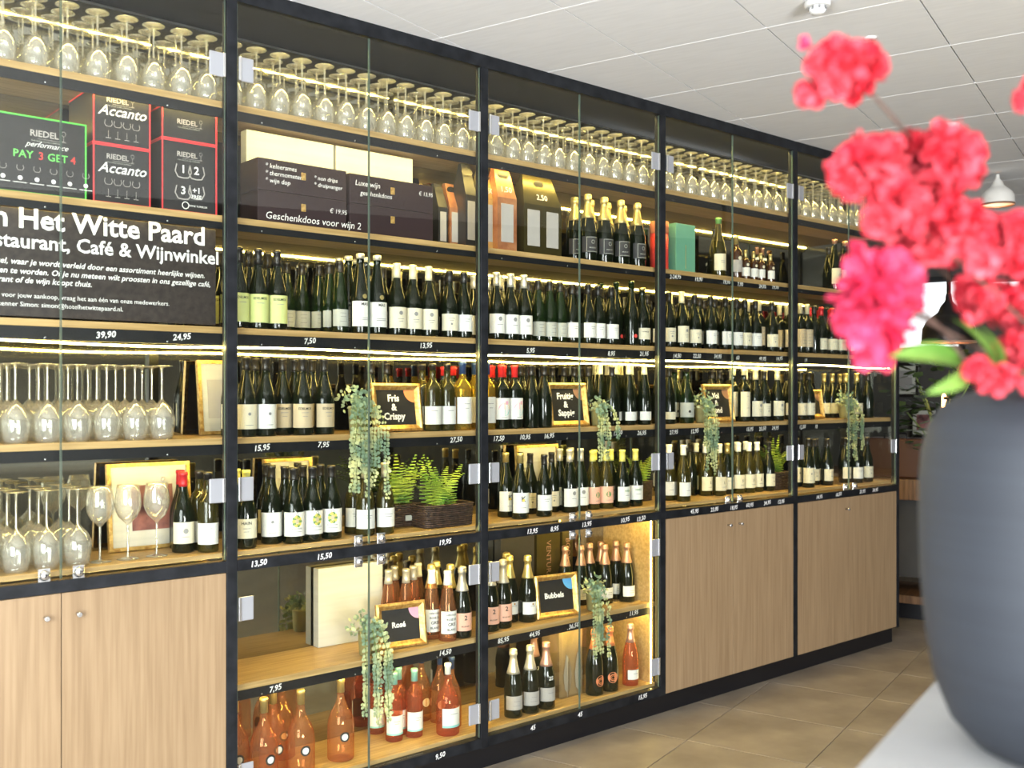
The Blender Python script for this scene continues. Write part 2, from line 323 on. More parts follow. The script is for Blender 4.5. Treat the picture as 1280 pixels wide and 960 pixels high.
for b in range(5):
    X0 = (b-1)*W; X1 = X0+W; low = b in (1, 2)
    desc = ['leftmost glazed cabinet bay with sign board, wine glasses and pale oak doors below', 'tall black-framed glass cabinet bay holding rose wines at the bottom',
            'tall black-framed glass cabinet bay holding sparkling wines at the bottom', 'fourth glazed cabinet bay with two brown oak doors below', 'rightmost glazed cabinet bay with open glass end'][b]
    C = thing('display_cabinet', desc, 'cabinet', (0, 0, 0), group='glazed wine cabinet bays in a row'); cabs.append(C)
    put('post', box(X0-.021, X0+.021, 0, .04, .10 if low or b in (3,) else .10, 3.165), 'steel', C, bev=.0015)
    if b == 4: put('post', box(X1-.021, X1+.012, 0, .04, .10, 3.165), 'steel', C, bev=.0015)
    put('top_rail', box(X0, X1+(.012 if b == 4 else 0), 0, .04, 3.165, 3.222), 'steel', C)
    put('top_panel', box(X0, X1, .04, D+.03, 3.19, 3.215), 'lip', C)
    bm_ = put('beam', box(X0+.021, X1-.021, -.0005, .04, 1.033, 1.074), 'steel', C)
    prices(bm_, 2, b, -.0005, 1.053)
    # mirror back
    put('mirror_back', box(X0, X1, D, D+.012, .10 if low else 1.04, 3.17), 'mirror', C)
    put('back_panel', box(X0, X1, D+.012, D+.03, 0.0, 3.17), 'lip', C)
    put('plinth', box(X0, X1-(.03 if b == 4 else 0), .03, .05, 0, .105), 'black', C)
    # shelves
    for lv in ((0, 1) if low else ()) + (2, 3, 4, 5, 6):
        z = ZS[lv]; th = .024 if lv not in (2, 0) else .018
        y0 = .056 if lv not in (2, 0) else .045
        sh = put('shelf', box(X0, X1, y0, D-.001, z-th, z), 'wood', C, bev=.0008)
        if lv == 0: sh.name = 'bottom_board'
        if lv in LIP:
            l0, l1 = LIP[lv]
            lp = put('shelf_lip', box(X0+.001, X1-.001, .058, .066, l0, l1), 'lip', C)
            for k in range(3): link('screw', screwm, lp, (X0+.15+k*.42, .058, l0+.008), RX)
            prices(lp, lv, b, .058, (l0+l1)/2+.003)
        if lv >= 1:
            # led strip under the shelf behind the lip, slightly wavy where it hangs loose
            zz = (LIP[lv][0]-.004) if lv == 4 else (1.060 if lv == 2 else z-th-.0005)
            ld = MB(); n_ = 12
            for k in range(n_):
                xa = X0+W*k/n_; xb = X0+W*(k+1)/n_
                wv = (lambda x: .004*sin(x*5.1) if lv == 4 else 0)
                v = [(xa, .068, zz+wv(xa)), (xa, .076, zz+wv(xa)), (xb, .076, zz+wv(xb)), (xb, .068, zz+wv(xb))]
                v += [(p[0], p[1], p[2]-.006) for p in v]
                ld.add(v, [(0, 1, 2, 3), (7, 6, 5, 4), (0, 3, 7, 4), (1, 5, 6, 2)])
            put('led_strip', ld, 'led', C)
    put('led_strip', box(X0+.02, X1-.02, .042, .056, 3.184, 3.186), 'led', C)
    # glazing
    xm = (X0+X1)/2
    glass_door(C, X0+.024, xm-.0015, 1.078, 3.160, -1, (1.338, 2.915), xm-.055, 1.096)
    glass_door(C, xm+.0015, X1-.024, 1.078, 3.160, 1, (1.338, 2.915), xm+.055, 1.096)
    if low:
        bt = put('beam', box(X0+.021, X1-.021, -.0005, .04, .104, .148), 'steel', C)
        prices(bt, 0, b, -.0005, .127)
        glass_door(C, X0+.024, xm-.0015, .152, 1.03, -1, (.888, .262), xm-.055, 1.01)
        glass_door(C, xm+.0015, X1-.024, .152, 1.03, 1, (.888, .262), xm+.055, 1.01)
        for sx in ((X0+.021,) if b == 1 else (X1-.039,)):
            put('side_panel', box(sx, sx+.018, .05, D, .15, 1.033), 'wood', C)
        # upright strip light in the corner
        if b == 2:
            put('led_strip', box(X1-.043, X1-.0395, .046, .052, .16, 1.03), 'ledsoft', C)
    else:
        ws = [(X0+.022 if b == 0 else X0+.001, xm-.0015), (xm+.0015, X1-.022 if b == 0 else X1-.001)]
        if b == 3: ws[0] = (X0+.022, xm-.0015)
        for k, (xa, xb) in enumerate(ws):
            dd = put('cabinet_door', box(xa, xb, .004, .024, .106, 1.030), 'door', C, bev=.001)
            if b == 4: kx = (xb-.045,) if k == 0 else ()
            else: kx = (xb-.05,) if k == 0 else (xa+.05,)
            for x in kx: link('knob', knobm, dd, (x, .004, .955), RX)
        put('carcass', box(X0+.022, X1-.002, .026, D, .10, 1.03), 'lip' if b != 4 else 'door', C)
    if b == 4:
        put('glass_end', box(X1-.004, X1+.002, .042, D, 1.08, 3.16), 'pane', C)
        put('post', box(X1-.02, X1+.01, D-.03, D+.03, 1.05, 3.165), 'steel', C)

# ------------------------------------------------------------------ bottles
PROF = {
 'burg': [(.86, 0), (.97, .006), (1, .02), (1, .42), (.975, .48), (.86, .56), (.66, .65), (.48, .73), (.395, .79), (.37, .86), (.355, .955), (.40, .96), (.40, .985), (.37, 1)],
 'bord': [(.86, 0), (.97, .006), (1, .02), (1, .60), (.96, .64), (.80, .69), (.54, .73), (.41, .76), (.375, .80), (.36, .955), (.41, .96), (.41, .985), (.37, 1)],
 'slim': [(.86, 0), (.97, .006), (1, .02), (1, .38), (.96, .45), (.84, .56), (.66, .68), (.49, .79), (.41, .86), (.38, .955), (.42, .96), (.42, .985), (.38, 1)],
 'cham': [(.86, 0), (.97, .006), (1, .02), (1, .40), (.98, .46), (.86, .56), (.64, .68), (.46, .77), (.36, .85), (.33, .90), (.43, .91), (.43, .95), (.38, .955), (.43, .975), (.36, .995), (.22, 1)],
 'belly': [(.80, 0), (.95, .006), (1, .02), (1, .34), (.99, .42), (.93, .50), (.78, .58), (.50, .66), (.32, .73), (.26, .80), (.25, .955), (.29, .96), (.29, .99), (.26, 1)],
}
def prad(pr, z):
    for (r0, z0), (r1, z1) in zip(pr, pr[1:]):
        if z0 <= z <= z1: return r0+(r1-r0)*(z-z0)/(z1-z0+1e-9)
    return pr[-1][0]
def wrap(V, F, R, z):
    return [(R*sin(x/R), -R*cos(x/R), z+y) for x, y in V], F
# kind: profile, H, R, glass, cap material, cap fraction, label material, z0, z1, arc, description, marks
K = {
 'lime':  ('burg', .315, .0395, 'gd', 'c_black', .20, 'l_lime', .025, .135, 2.7, 'dark bottle with lime-green label', [('t', 'EDELMOS', .013, .118, 'ink'), ('b', .03, .10)]),
 'ries':  ('slim', .305, .0365, 'gg', 'c_black', .16, 'l_grey', .03, .10, 2.6, 'slim green bottle with grey label', [('b', .03, .085), ('b', .025, .07), ('b', .03, .05)]),
 'mas':   ('slim', .335, .041, 'gd', 'c_silver', .06, 'l_white', .03, .135, 2.8, 'tall green bottle with large white label', [('t', 'MAS', .017, .122, 'ink'), ('b', .05, .065), ('b', .05, .058), ('d', .010, .155, 'foil')]),
 'cream': ('burg', .31, .041, 'gd', 'c_cream', .20, 'l_cream', .03, .12, 2.7, 'dark bottle with cream label, cream capsule', [('d', .009, .095, 'grey'), ('b', .03, .07), ('b', .02, .06)]),
 'tree':  ('burg', .315, .041, 'gd', 'c_silver', .20, 'l_white', .03, .12, 2.7, 'dark bottle with emblem label, silvery capsule', [('d', .010, .097, 'grey'), ('b', .03, .07)]),
 'white': ('burg', .30, .039, 'gd', 'c_black', .17, 'l_white', .03, .105, 2.6, 'dark bottle with plain white label', [('b', .03, .085), ('b', .02, .075)]),
 'creamb': ('burg', .30, .039, 'gd', 'c_black', .17, 'l_cream', .03, .105, 2.6, 'dark bottle with cream label, black capsule', [('b', .03, .085), ('b', .02, .075), ('d', .005, .06, 'grey')]),
 'tan':   ('burg', .31, .041, 'gd', 'c_black', .17, 'l_tan', .03, .125, 2.7, 'dark bottle with tan label', [('t', 'EDELMOS', .013, .106, 'ink'), ('b', .03, .09), ('b', .02, .075)]),
 'whc':   ('burg', .31, .041, 'gd', 'c_black', .17, 'l_white', .03, .125, 2.7, 'dark bottle with broad white label', [('d', .006, .088, 'grey'), ('b', .03, .045)]),
 'crc':   ('burg', .31, .041, 'gd', 'c_black', .17, 'l_cream', .03, .125, 2.7, 'dark bottle with broad cream label', [('d', .006, .088, 'grey'), ('b', .03, .045)]),
 'plain': ('burg', .305, .039, 'gd', 'c_black', .17, None, 0, 0, 0, 'dark bottle without label', []),
 'plg':   ('burg', .34, .040, 'gd', 'gg', .12, None, 0, 0, 0, 'tall dark bottle with green neck', [('d', .010, .05, 'printred')]),
 'chap':  ('burg', .31, .044, 'gd', 'c_gold', .05, 'l_cream', .035, .095, 3.0, 'broad dark bottle with wide cream label', [('t', 'CHAPELLE', .009, .075, 'ink')]),
 'low':   ('slim', .32, .037, 'gd', 'c_cream', .17, 'l_white', .025, .07, 2.3, 'slim dark bottle with low white label', [('v', 'V I N O', .010, .11, 'l_grey')]),
 'lowb':  ('slim', .31, .037, 'gd', 'c_black', .17, 'l_cream', .025, .065, 2.2, 'slim dark bottle with small cream label', []),
 'colr':  ('bord', .30, .040, 'gd', 'c_scarlet', .19, 'l_white', .045, .145, 2.8, 'dark bottle with red capsule and multicoloured label', [('q', .030, .092, 0), ('b', .03, .054)]),
 'dkred': ('bord', .29, .036, 'gg', 'c_scarlet', .14, 'l_grey', .03, .115, 2.3, 'green bottle with red capsule', []),
 'bluec': ('bord', .31, .042, 'gy', 'c_blue', .18, 'l_white', .03, .15, 2.3, 'pale wine bottle with blue capsule', [('b', .03, .12), ('b', .02, .10)]),
 'wlab':  ('bord', .30, .039, 'go', 'c_black', .10, 'l_white', .03, .11, 2.5, 'olive bottle with square white label', [('b', .03, .09)]),
 'land':  ('burg', .31, .042, 'gg', 'c_black', .08, 'l_grey', .035, .115, 2.7, 'green bottle with landscape drawing label', [('b', .05, .06), ('b', .04, .052), ('d', .008, .066, 'ink')]),
 'tallc': ('bord', .31, .037, 'gd', 'c_cream', .12, 'l_cream', .03, .175, 2.5, 'dark bottle with tall cream label', [('b', .02, .15), ('b', .02, .08)]),
 'orn':   ('bord', .31, .037, 'gd', 'c_cream', .20, 'l_tan', .04, .15, 2.7, 'dark bottle with ornate tall tan label', [('b', .03, .14), ('b', .03, .12), ('b', .03, .10), ('b', .03, .08), ('b', .03, .06)]),
 'redc':  ('burg', .30, .039, 'gd', 'c_red', .18, 'l_cream', .03, .10, 2.6, 'dark bottle with deep red capsule', [('b', .03, .08)]),
 'shed':  ('burg', .30, .041, 'gd', 'c_red', .18, 'l_cream', .035, .115, 2.5, 'dark bottle with red capsule and neck tag', [('d', .010, .082, 'grey'), ('b', .03, .06)]),
 'hain':  ('burg', .30, .040, 'gd', 'c_yellow', .20, 'l_cream', .04, .115, 2.7, 'dark bottle with yellow capsule, lettered label', [('t', 'HAIN', .017, .098, 'ink'), ('b', .03, .078), ('b', .02, .066)]),
 'hainw': ('burg', .30, .040, 'gd', 'c_yellow', .20, 'l_white', .035, .11, 2.7, 'dark bottle with lime capsule, lettered label', [('t', 'HAIN', .015, .088, 'leafg'), ('b', .03, .065)]),
 'crest': ('burg', .30, .042, 'gd', 'c_black', .16, 'l_white', .03, .125, 2.7, 'dark bottle with gold-green wreath label', [('w', .017, .090, 0), ('t', 'BURGUNDER', .0075, .060, 'grey'), ('b', .04, .048)]),
 'wcap':  ('burg', .30, .041, 'go', 'c_silver', .20, 'l_white', .03, .11, 2.7, 'olive bottle with pale label, silver capsule', [('b', .04, .085), ('b', .03, .075)]),
 'sticker': ('burg', .31, .041, 'gd', 'c_gold', .15, 'l_white', .03, .125, 2.7, 'dark bottle with brush-stroke white label', [('t', 'K', .035, .095, 'ink'), ('d', .007, .09, 'yellow'), ('b', .03, .055)]),
 'pinkl': ('burg', .30, .040, 'go', 'c_yellow', .18, 'l_pink', .03, .115, 2.7, 'olive bottle with salmon label, green leaf print', [('d', .014, .075, 'leafg'), ('b', .03, .045)]),
 'wax':   ('burg', .30, .040, 'go', 'c_white', .17, 'l_cream', .03, .11, 2.7, 'olive bottle with white wax capsule', [('t', 'S', .02, .075, 'ink'), ('b', .03, .05)]),
 'scarf': ('burg', .31, .041, 'go', 'c_white', .18, 'l_white', .03, .105, 2.6, 'olive bottle with paper collar at the neck', [('b', .03, .06)]),
 'gcap':  ('burg', .30, .039, 'gd', 'c_gold', .20, 'l_cream', .03, .10, 2.6, 'dark bottle with gold capsule', [('b', .03, .08)]),
 'champ': ('cham', .345, .047, 'gd', 'c_gold', .36, 'l_dark', .045, .125, 2.5, 'black magnum with long gold foil', [('o', .060, .085), ('t', 'BILLECART', .0085, .068, 'l_grey'), ('r', .010, .098, 'l_grey')]),
 'rose':  ('slim', .31, .039, 'gr', 'c_silver', .20, None, 0, 0, 0, 'pink rose wine bottle with pale capsule', []),
 'rosel': ('slim', .31, .040, 'gr', 'c_white', .20, 'l_white', .035, .135, 2.6, 'rose wine bottle with block-lettered label', [('t', 'HÉRITAGE', .011, .118, 'ink'), ('t', 'ROSÉ DE', .013, .098, 'ink'), ('t', 'GRIS', .019, .076, 'ink'), ('t', 'BLANC', .014, .053, 'ink')]),
 'roset': ('bord', .30, .038, 'gr2', 'c_teal', .18, 'l_white', .03, .115, 2.7, 'rose wine bottle with teal capsule', [('k', .008, .034, 'teal'), ('b', .03, .09), ('b', .02, .08)]),
 'roseb': ('belly', .315, .052, 'gr2', 'c_white', .15, 'l_white', .04, .125, 2.2, 'big-bellied rose bottle with white wax top', [('k', .010, .045, 'teal'), ('b', .04, .10)]),
 'roseg': ('belly', .335, .056, 'gr', 'c_gold', .17, None, 0, 0, 0, 'bell-shaped rose bottle with round badge', [('d', .021, .105, 'ink'), ('d2', .0135, .105, 'l_white')]),
 'roseo': ('belly', .32, .045, 'gr', 'c_blue', .17, 'l_orange', .06, .06, 0, 'amber rose bottle with blue capsule', [('d', .020, .09, 'l_cream')]),
 'cgold': ('cham', .32, .043, 'gd', 'foilgold', .34, 'l_white', .04, .10, 2.4, 'champagne bottle with gold foil', [('b', .03, .08), ('d', .005, .09, 'gold')]),
 'cpink': ('cham', .32, .043, 'gd', 'c_silver', .34, 'l_pink', .035, .115, 2.7, 'champagne bottle with salmon-pink label', [('t', '2', .030, .093, 'ink'), ('t', 'BILLECART', .0085, .055, 'ink')]),
 'ccop':  ('cham', .31, .042, 'gd', 'c_copper', .34, 'l_white', .03, .085, 2.5, 'sparkling bottle with copper foil', [('b', .03, .06), ('b', .035, .05)]),
 'cgrey': ('cham', .32, .044, 'gd', 'c_silver', .36, 'l_silver', .04, .105, 2.5, 'sparkling bottle with silver foil', [('b', .03, .08), ('b', .04, .06)]),
 'c25':   ('cham', .32, .044, 'gd', 'c_rosefoil', .36, 'l_silver', .04, .105, 2.5, 'sparkling bottle with chalked 25', [('t', '25', .026, .150, 'chalk'), ('b', .03, .08)]),
 'corng': ('cham', .33, .046, 'gd', 'c_orange', .30, None, 0, 0, 0, 'sparkling bottle with round orange badge', [('d', .028, .075, 'l_orange'), ('r', .018, .075, 'c_orange'), ('r', .010, .075, 'c_orange')]),
 'cros':  ('cham', .32, .042, 'gr2', 'c_rosefoil', .30, 'l_white', .035, .085, 2.2, 'pink sparkling bottle with rose foil', [('b', .03, .065)]),
 'gtall': ('burg', .34, .043, 'go', 'leafg', .10, 'l_cream', .035, .13, 2.5, 'tall olive bottle with cream label', [('b', .03, .09), ('b', .03, .08)]),
 'port':  ('bord', .25, .036, 'gb', 'c_gold', .18, 'l_silver', .04, .11, 2.7, 'port bottle with gold capsule', [('d', .012, .12, 'l_cream'), ('b', .03, .09)]),
 'mini':  ('bord', .17, .026, 'gb', 'c_gold', .22, 'l_white', .02, .07, 2.7, 'half-size port bottle with gold capsule', [('d', .009, .085, 'l_cream')]),
 'minit': ('bord', .23, .027, 'gd', 'c_copper', .2, 'l_white', .15, .165, 2.9, 'narrow half bottle with copper capsule', []),
 'flow':  ('burg', .33, .042, 'gd', 'c_copper', .09, 'l_cream', .04, .14, 2.7, 'dark bottle with flower drawing label', [('d', .013, .095, 'l_grey'), ('b', .03, .06)]),
}
M['foil'] = M['foilgold']
_bm = {}
def bottle_meshes(k):
    if k in _bm: return _bm[k]
    prof, H, R, g, cm, cf, lm, z0, z1, arc, desc, marks = K[k]
    pr = PROF[prof]; out = []
    body = [(r*R, z*H) for r, z in pr]
    out.append(('bottle_glass', MB().lathe(body, 20).mesh('bottle_glass', g)))
    c0 = 1-cf; zs = [c0]+[z for _, z in pr if z > c0+.01]
    cp = [(prad(pr, z)*R+.0009, z*H) for z in zs]; cp[-1] = (cp[-1][0], H+.001)
    out.append(('capsule', MB().lathe(cp, 16).mesh('capsule', cm)))
    fac = R+.0006
    if lm and arc:
        n = 14; V = []; F = []
        for i in range(n+1):
            a = -arc/2+arc*i/n
            for z in (z0, z1): V.append((fac*sin(a), -fac*cos(a), z))
        for i in range(n): F.append((2*i, 2*i+2, 2*i+3, 2*i+1))
        out.append(('paper_label', MB().add(V, F, True).mesh('paper_label', lm)))
    for mk in marks:
        t = mk[0]; R2 = fac+.0006; parts = []
        if t == 't': V, F = text_geo(mk[1], mk[2], bold=.02); parts.append((V, F, mk[3], mk[4]))
        elif t == 'v':
            V, F = text_geo(mk[1], mk[2]); parts.append(([(-y, x) for x, y in V], F, mk[3], mk[4]))
        elif t == 'b': V, F = rect(mk[1], .0022, 4); parts.append((V, F, mk[2], 'grey'))
        elif t == 'k': V, F = rect(fac*arc*.99, mk[1], 12); parts.append((V, F, mk[2], mk[3]))
        elif t == 'd': V, F = shape_disc(mk[1], 18); parts.append((V, F, mk[2], mk[3]))
        elif t == 'd2': V, F = shape_disc(mk[1], 18); R2 += .0006; parts.append((V, F, mk[2], mk[3]))
        elif t == 'r': V, F = shape_disc(mk[1], 18, mk[1]*.75); R2 += .0006; parts.append((V, F, mk[2], mk[3]))
        elif t == 'o':
            for dz in (-.036, .036): V, F = rect(mk[1]+.01, .0022, 8); parts.append((V, F, mk[2]+dz, 'l_grey'))
            for dx in (-.034, .034): V, F = rect(.0022, .074); parts.append(([(x+dx, y) for x, y in V], F, mk[2], 'l_grey'))
        elif t == 'q':
            r = mk[1]
            for q, c in enumerate(('teal', 'yellow', 'pink', 'blue')):
                if q == 3: continue
                V = [(0, 0)]+[(r*cos(pi/2*q-pi/2+pi/2*j/6), r*sin(pi/2*q-pi/2+pi/2*j/6)) for j in range(7)]
                parts.append((V, [tuple(range(8))], mk[2], c))
            V, F = rect(.016, .016); parts.append(([(x+.012, y+.03) for x, y in V], F, mk[2], 'pink'))
        elif t == 'w':
            for j in range(10):
                a = j*pi/5; V, F = shape_disc(.0075, 8)
                parts.append(([(x+.014*cos(a), y+.017*sin(a)-.001) for x, y in V], F, mk[2], ('leafg', 'yellow')[j % 2]))
            V, F = shape_disc(.010, 8); parts.append((V, F, mk[2], 'l_tan'))
            V, F = shape_disc(.006, 10, .0045); parts.append(([(x, y+.027) for x, y in V], F, mk[2], 'ink'))
        # gather by material
        for V, F, z, mm in parts:
            V, F = wrap(V, F, R2, z)
            out.append(('label_print', MB().add(V, F).mesh('label_print', mm)))
    # merge prints that share a material
    res = []; by = {}
    for nme, me in out:
        if nme != 'label_print': res.append((nme, me)); continue
        by.setdefault(me.materials[0].name, []).append(me)
    for mn, ms in by.items():
        q = MB()
        for me in ms: q.add([tuple(v.co) for v in me.vertices], [tuple(p.vertices) for p in me.polygons])
        me = q.mesh('label_print'); me.materials.append(bpy.data.materials[mn]); res.append(('label_print', me))
    _bm[k] = res; return res
SHN = ['lowest shelf', 'second shelf up', 'third shelf up', 'fourth shelf up', 'fifth shelf up', 'sixth shelf up', 'top shelf']
def ordn(i): return ['first', 'second', 'third', 'fourth', 'fifth', 'sixth', 'seventh', 'eighth', 'ninth', 'tenth', 'eleventh', 'twelfth', 'thirteenth', 'fourteenth', 'fifteenth', 'sixteenth', 'seventeenth', 'eighteenth'][i]
ITEMS = {}
def place(bay, lv, px, kind, Y=None, by=None, n=1, step=None):
    R = K[kind][2]
    if by is not None: Y = Y_from(px, by, ZS[lv])+ R*.6
    if Y is None: Y = .105
    Y = max(.062+R, min(D-.004-R, Y)); x = X_at(px, Y)
    for i in range(n):
        yy = Y+i*(step or (2*R+.003))
        if yy > D-.003-R: break
        ITEMS.setdefault((bay, lv), []).append([x+random.uniform(-.002, .002), yy, R+.0012, kind, i == 0, i, (px, kind)])
FIX = {}                                             # fixed obstacles (x, y, r) per (bay, level)
def solve():
    for (bay, lv), L in ITEMS.items():
        lo = (bay-1)*W+(.045 if bay == 1 and lv < 2 else .004); hi = bay*W-(.05 if (bay == 2 and lv < 2) else .012 if bay == 4 else .004)
        if lv >= 2: lo, hi = (bay-1)*W+.002, bay*W-(.002 if bay < 4 else .02)
        for it in range(260):
            for i in range(len(L)):
                for j in range(i+1, len(L)):
                    a, b = L[i], L[j]; dx = b[0]-a[0]; dy = b[1]-a[1]; d = math.hypot(dx, dy); m = a[2]+b[2]
                    if d < m:
                        if d < 1e-6: dx, dy, d = .01, .01, .0141
                        k = (m-d)/2/d; a[0] -= dx*k; a[1] -= dy*k; b[0] += dx*k; b[1] += dy*k
            for a in L:
                for (fx, fy, frr) in FIX.get((bay, lv), []):
                    dx = a[0]-fx; dy = a[1]-fy; d = math.hypot(dx, dy); m = a[2]+frr
                    if d < m and d > 1e-6: a[0] = fx+dx*m/d; a[1] = fy+dy*m/d
                a[0] = max(lo+a[2], min(hi-a[2], a[0])); a[1] = max(.059+a[2], min(D-.003-a[2], a[1]))
        # drop hopeless overlaps
        keep = []
        for a in sorted(L, key=lambda q: (not q[4], q[1])):
            if all(math.hypot(a[0]-b[0], a[1]-b[1]) > .93*(a[2]+b[2]) for b in keep) and \
               all(math.hypot(a[0]-f[0], a[1]-f[1]) > .9*(a[2]+f[2]) for f in FIX.get((bay, lv), [])): keep.append(a)
        L[:] = keep
PROTO = {}
def make_bottle(kind, loc, rz, label, group):
    if len(label.replace('-', ' ').split()) > 16: label = label.replace('rightmost bay', 'last bay').replace(' from left,', ',').replace(' shelf up,', ' shelf,').replace(' bottle, green', ', green')
    r = thing('wine_bottle', label, 'bottle', loc, (0, 0, rz), group)
    ms = bottle_meshes(kind)
    lab = None
    for nme, me in ms:
        if nme == 'label_print' and lab is not None: link(nme, me, lab)
        else:
            o = link(nme, me, r)
            if nme == 'paper_label': lab = o
    return r
def flush():
    solve(); cnt = 0
    for (bay, lv), L in ITEMS.items():
        fr_ = sorted([a for a in L if a[4]], key=lambda q: q[0]); bk = [a for a in L if not a[4]]
        for i, a in enumerate(fr_):
            d = K[a[3]][10]
            make_bottle(a[3], (a[0], a[1], ZS[lv]+.0005), random.uniform(-.42, .02), '%s, %s from left, %s, %s bay' % (d, ordn(i), SHN[lv], BAYN[bay]), 'wine bottles on the cabinet shelves'); cnt += 1
        ids = {a[6]: i for i, a in enumerate(fr_)}
        for a in bk:
            i = ids.get(a[6])
            if i is None: continue
            d = K[a[3]][10].split(' with ')[0].split(' without ')[0]
            make_bottle(a[3], (a[0], a[1], ZS[lv]+.0005), random.uniform(-.42, .02), '%s %s behind %s bottle from left, %s, %s bay' % (d, ['', 'just', 'two', 'three', 'four'][min(a[5], 4)], ordn(i), SHN[lv], BAYN[bay]), 'wine bottles on the cabinet shelves'); cnt += 1
    return cnt
P = place
# fifth shelf up (z 1.947)
for px in (300, 323, 346): P(1, 4, px, 'lime', n=3)
for px in (370, 383, 396, 409, 420): P(1, 4, px, 'ries', Y=.33)
for px in (432,): P(1, 4, px, 'ries', Y=.16, n=2)
P(1, 4, 449, 'mas', n=4); P(1, 4, 471, 'mas', n=4)
P(1, 4, 489, 'creamb', Y=.18, n=2); P(1, 4, 504, 'cream', n=3); P(1, 4, 527, 'cream', n=3); P(1, 4, 546, 'cream', Y=.14, n=3)
P(1, 4, 562, 'plain', Y=.16, n=3); P(1, 4, 577, 'creamb', n=3); P(1, 4, 591, 'white', n=3)
for px in (620, 638, 655): P(2, 4, px, 'tree', n=3)
for px in (676, 690, 704): P(2, 4, px, 'ries', Y=.15, n=3)
P(2, 4, 718, 'white', Y=.14, n=3); P(2, 4, 730, 'white', n=3); P(2, 4, 745, 'white', n=3); P(2, 4, 764, 'white', n=3); P(2, 4, 776, 'plain', Y=.2, n=2); P(2, 4, 788, 'plg', n=3); P(2, 4, 808, 'chap', n=3)
for px, k in ((836, 'creamb'), (852, 'cream'), (868, 'creamb'), (888, 'white'), (907, 'white'), (922, 'white'), (930, 'creamb'), (944, 'white'), (968, 'creamb')): P(3, 4, px, k, n=3)
for px in (957, 982): P(3, 4, px, 'orn', Y=.16, n=3)
for px, k in ((1001, 'orn'), (1009, 'orn'), (1017, 'plain'), (1026, 'redc'), (1040, 'redc'), (1051, 'redc'), (1066, 'redc'), (1080, 'redc'), (1094, 'plain')): P(4, 4, px, k, n=3)
# sixth shelf up
for px in (735, 755, 776, 796): P(2, 5, px, 'champ', Y=.13, n=2)
P(3, 5, 898, 'gtall', Y=.12); P(3, 5, 893, 'plain', Y=.24); P(3, 5, 921, 'port', Y=.12); P(3, 5, 931, 'mini', Y=.10); P(3, 5, 942, 'mini', Y=.10); P(3, 5, 951, 'mini', Y=.10); P(3, 5, 963, 'mini', Y=.10)
P(3, 5, 947, 'minit', Y=.22); P(3, 5, 959, 'minit', Y=.22)
P(4, 5, 1043, 'flow', n=1); P(4, 5, 1056, 'flow', n=1); P(4, 5, 1036, 'plain', Y=.22)
# fourth shelf up
P(1, 3, 307, 'crc', n=3); P(1, 3, 331, 'whc', n=3); P(1, 3, 361, 'tan', Y=.17); P(1, 3, 377, 'tan', n=2); P(1, 3, 405, 'tan', n=1); P(1, 3, 390, 'tan', Y=.24)
P(1, 3, 467, 'plain', Y=.27); P(1, 3, 481, 'plain', Y=.27); P(1, 3, 541, 'wlab', n=2); P(1, 3, 559, 'wlab', n=1); P(1, 3, 574, 'dkred', Y=.17, n=2); P(1, 3, 592, 'bluec', Y=.12)
P(2, 3, 609, 'bluec', Y=.11, n=2); P(2, 3, 626, 'colr', n=3); P(2, 3, 643, 'colr', n=3); P(2, 3, 664, 'plain', n=3); P(2, 3, 680, 'plain', n=3)
for px in (697, 710, 722): P(2, 3, px, 'plain', Y=.27)
P(2, 3, 761, 'plain', n=3)
for px in (771, 786, 800, 814): P(2, 3, px, 'low', n=3)
P(3, 3, 836, 'lowb', n=2); P(3, 3, 846, 'gcap', Y=.26); P(3, 3, 858, 'land', n=2); P(3, 3, 930, 'tallc', n=2); P(3, 3, 945, 'cream', n=3); P(3, 3, 962, 'creamb', n=3); P(3, 3, 971, 'cream', Y=.17, n=2); P(3, 3, 983, 'cream', n=3)
for px in (890, 903, 915): P(3, 3, px, 'plain', Y=.29)
P(4, 3, 1001, 'creamb', n=2); P(4, 3, 1011, 'creamb', n=3); P(4, 3, 1071, 'gcap', n=2); P(4, 3, 1085, 'plain', n=2)
for px in (1030, 1040, 1050): P(4, 3, px, 'gcap', Y=.29)
# middle beam shelf
P(0, 2, 239, 'shed', Y=.27); P(0, 2, 251, 'shed', by=689); P(0, 2, 271, 'wlab', Y=.16, n=2)
P(1, 2, 308, 'hain', by=686, n=2)
P(1, 2, 336, 'crc', Y=.25); P(1, 2, 347, 'whc', Y=.15)
for px, by in ((365, 680), (390, 677), (414, 674)): P(1, 2, px, 'crest', by=by, n=2)
P(1, 2, 372, 'plain', Y=.28); P(1, 2, 456, 'wcap', by=670, n=2); P(1, 2, 481, 'wcap', by=668)
P(2, 2, 632, 'sticker', Y=.20); P(2, 2, 650, 'sticker', by=650); P(2, 2, 663, 'creamb', Y=.22, n=2); P(2, 2, 680, 'white', by=647, n=1); P(2, 2, 694, 'creamb', Y=.22)
P(2, 2, 712, 'tree', by=641, n=2); P(2, 2, 726, 'tree', by=639, n=2); P(2, 2, 741, 'pinkl', Y=.16); P(2, 2, 757, 'pinkl', by=636, n=2); P(2, 2, 778, 'hainw', by=635, n=2); P(2, 2, 794, 'hainw', by=633)
P(3, 2, 838, 'scarf', Y=.18); P(3, 2, 852, 'scarf', by=627); P(3, 2, 866, 'plain', Y=.30); P(3, 2, 882, 'wax', by=620, n=2); P(3, 2, 899, 'wax', by=620); P(3, 2, 909, 'gcap', Y=.20)
P(3, 2, 924, 'wax', by=617); P(3, 2, 935, 'wax', Y=.17, n=2); P(3, 2, 946, 'wax', by=615, n=2); P(3, 2, 961, 'creamb', by=614)
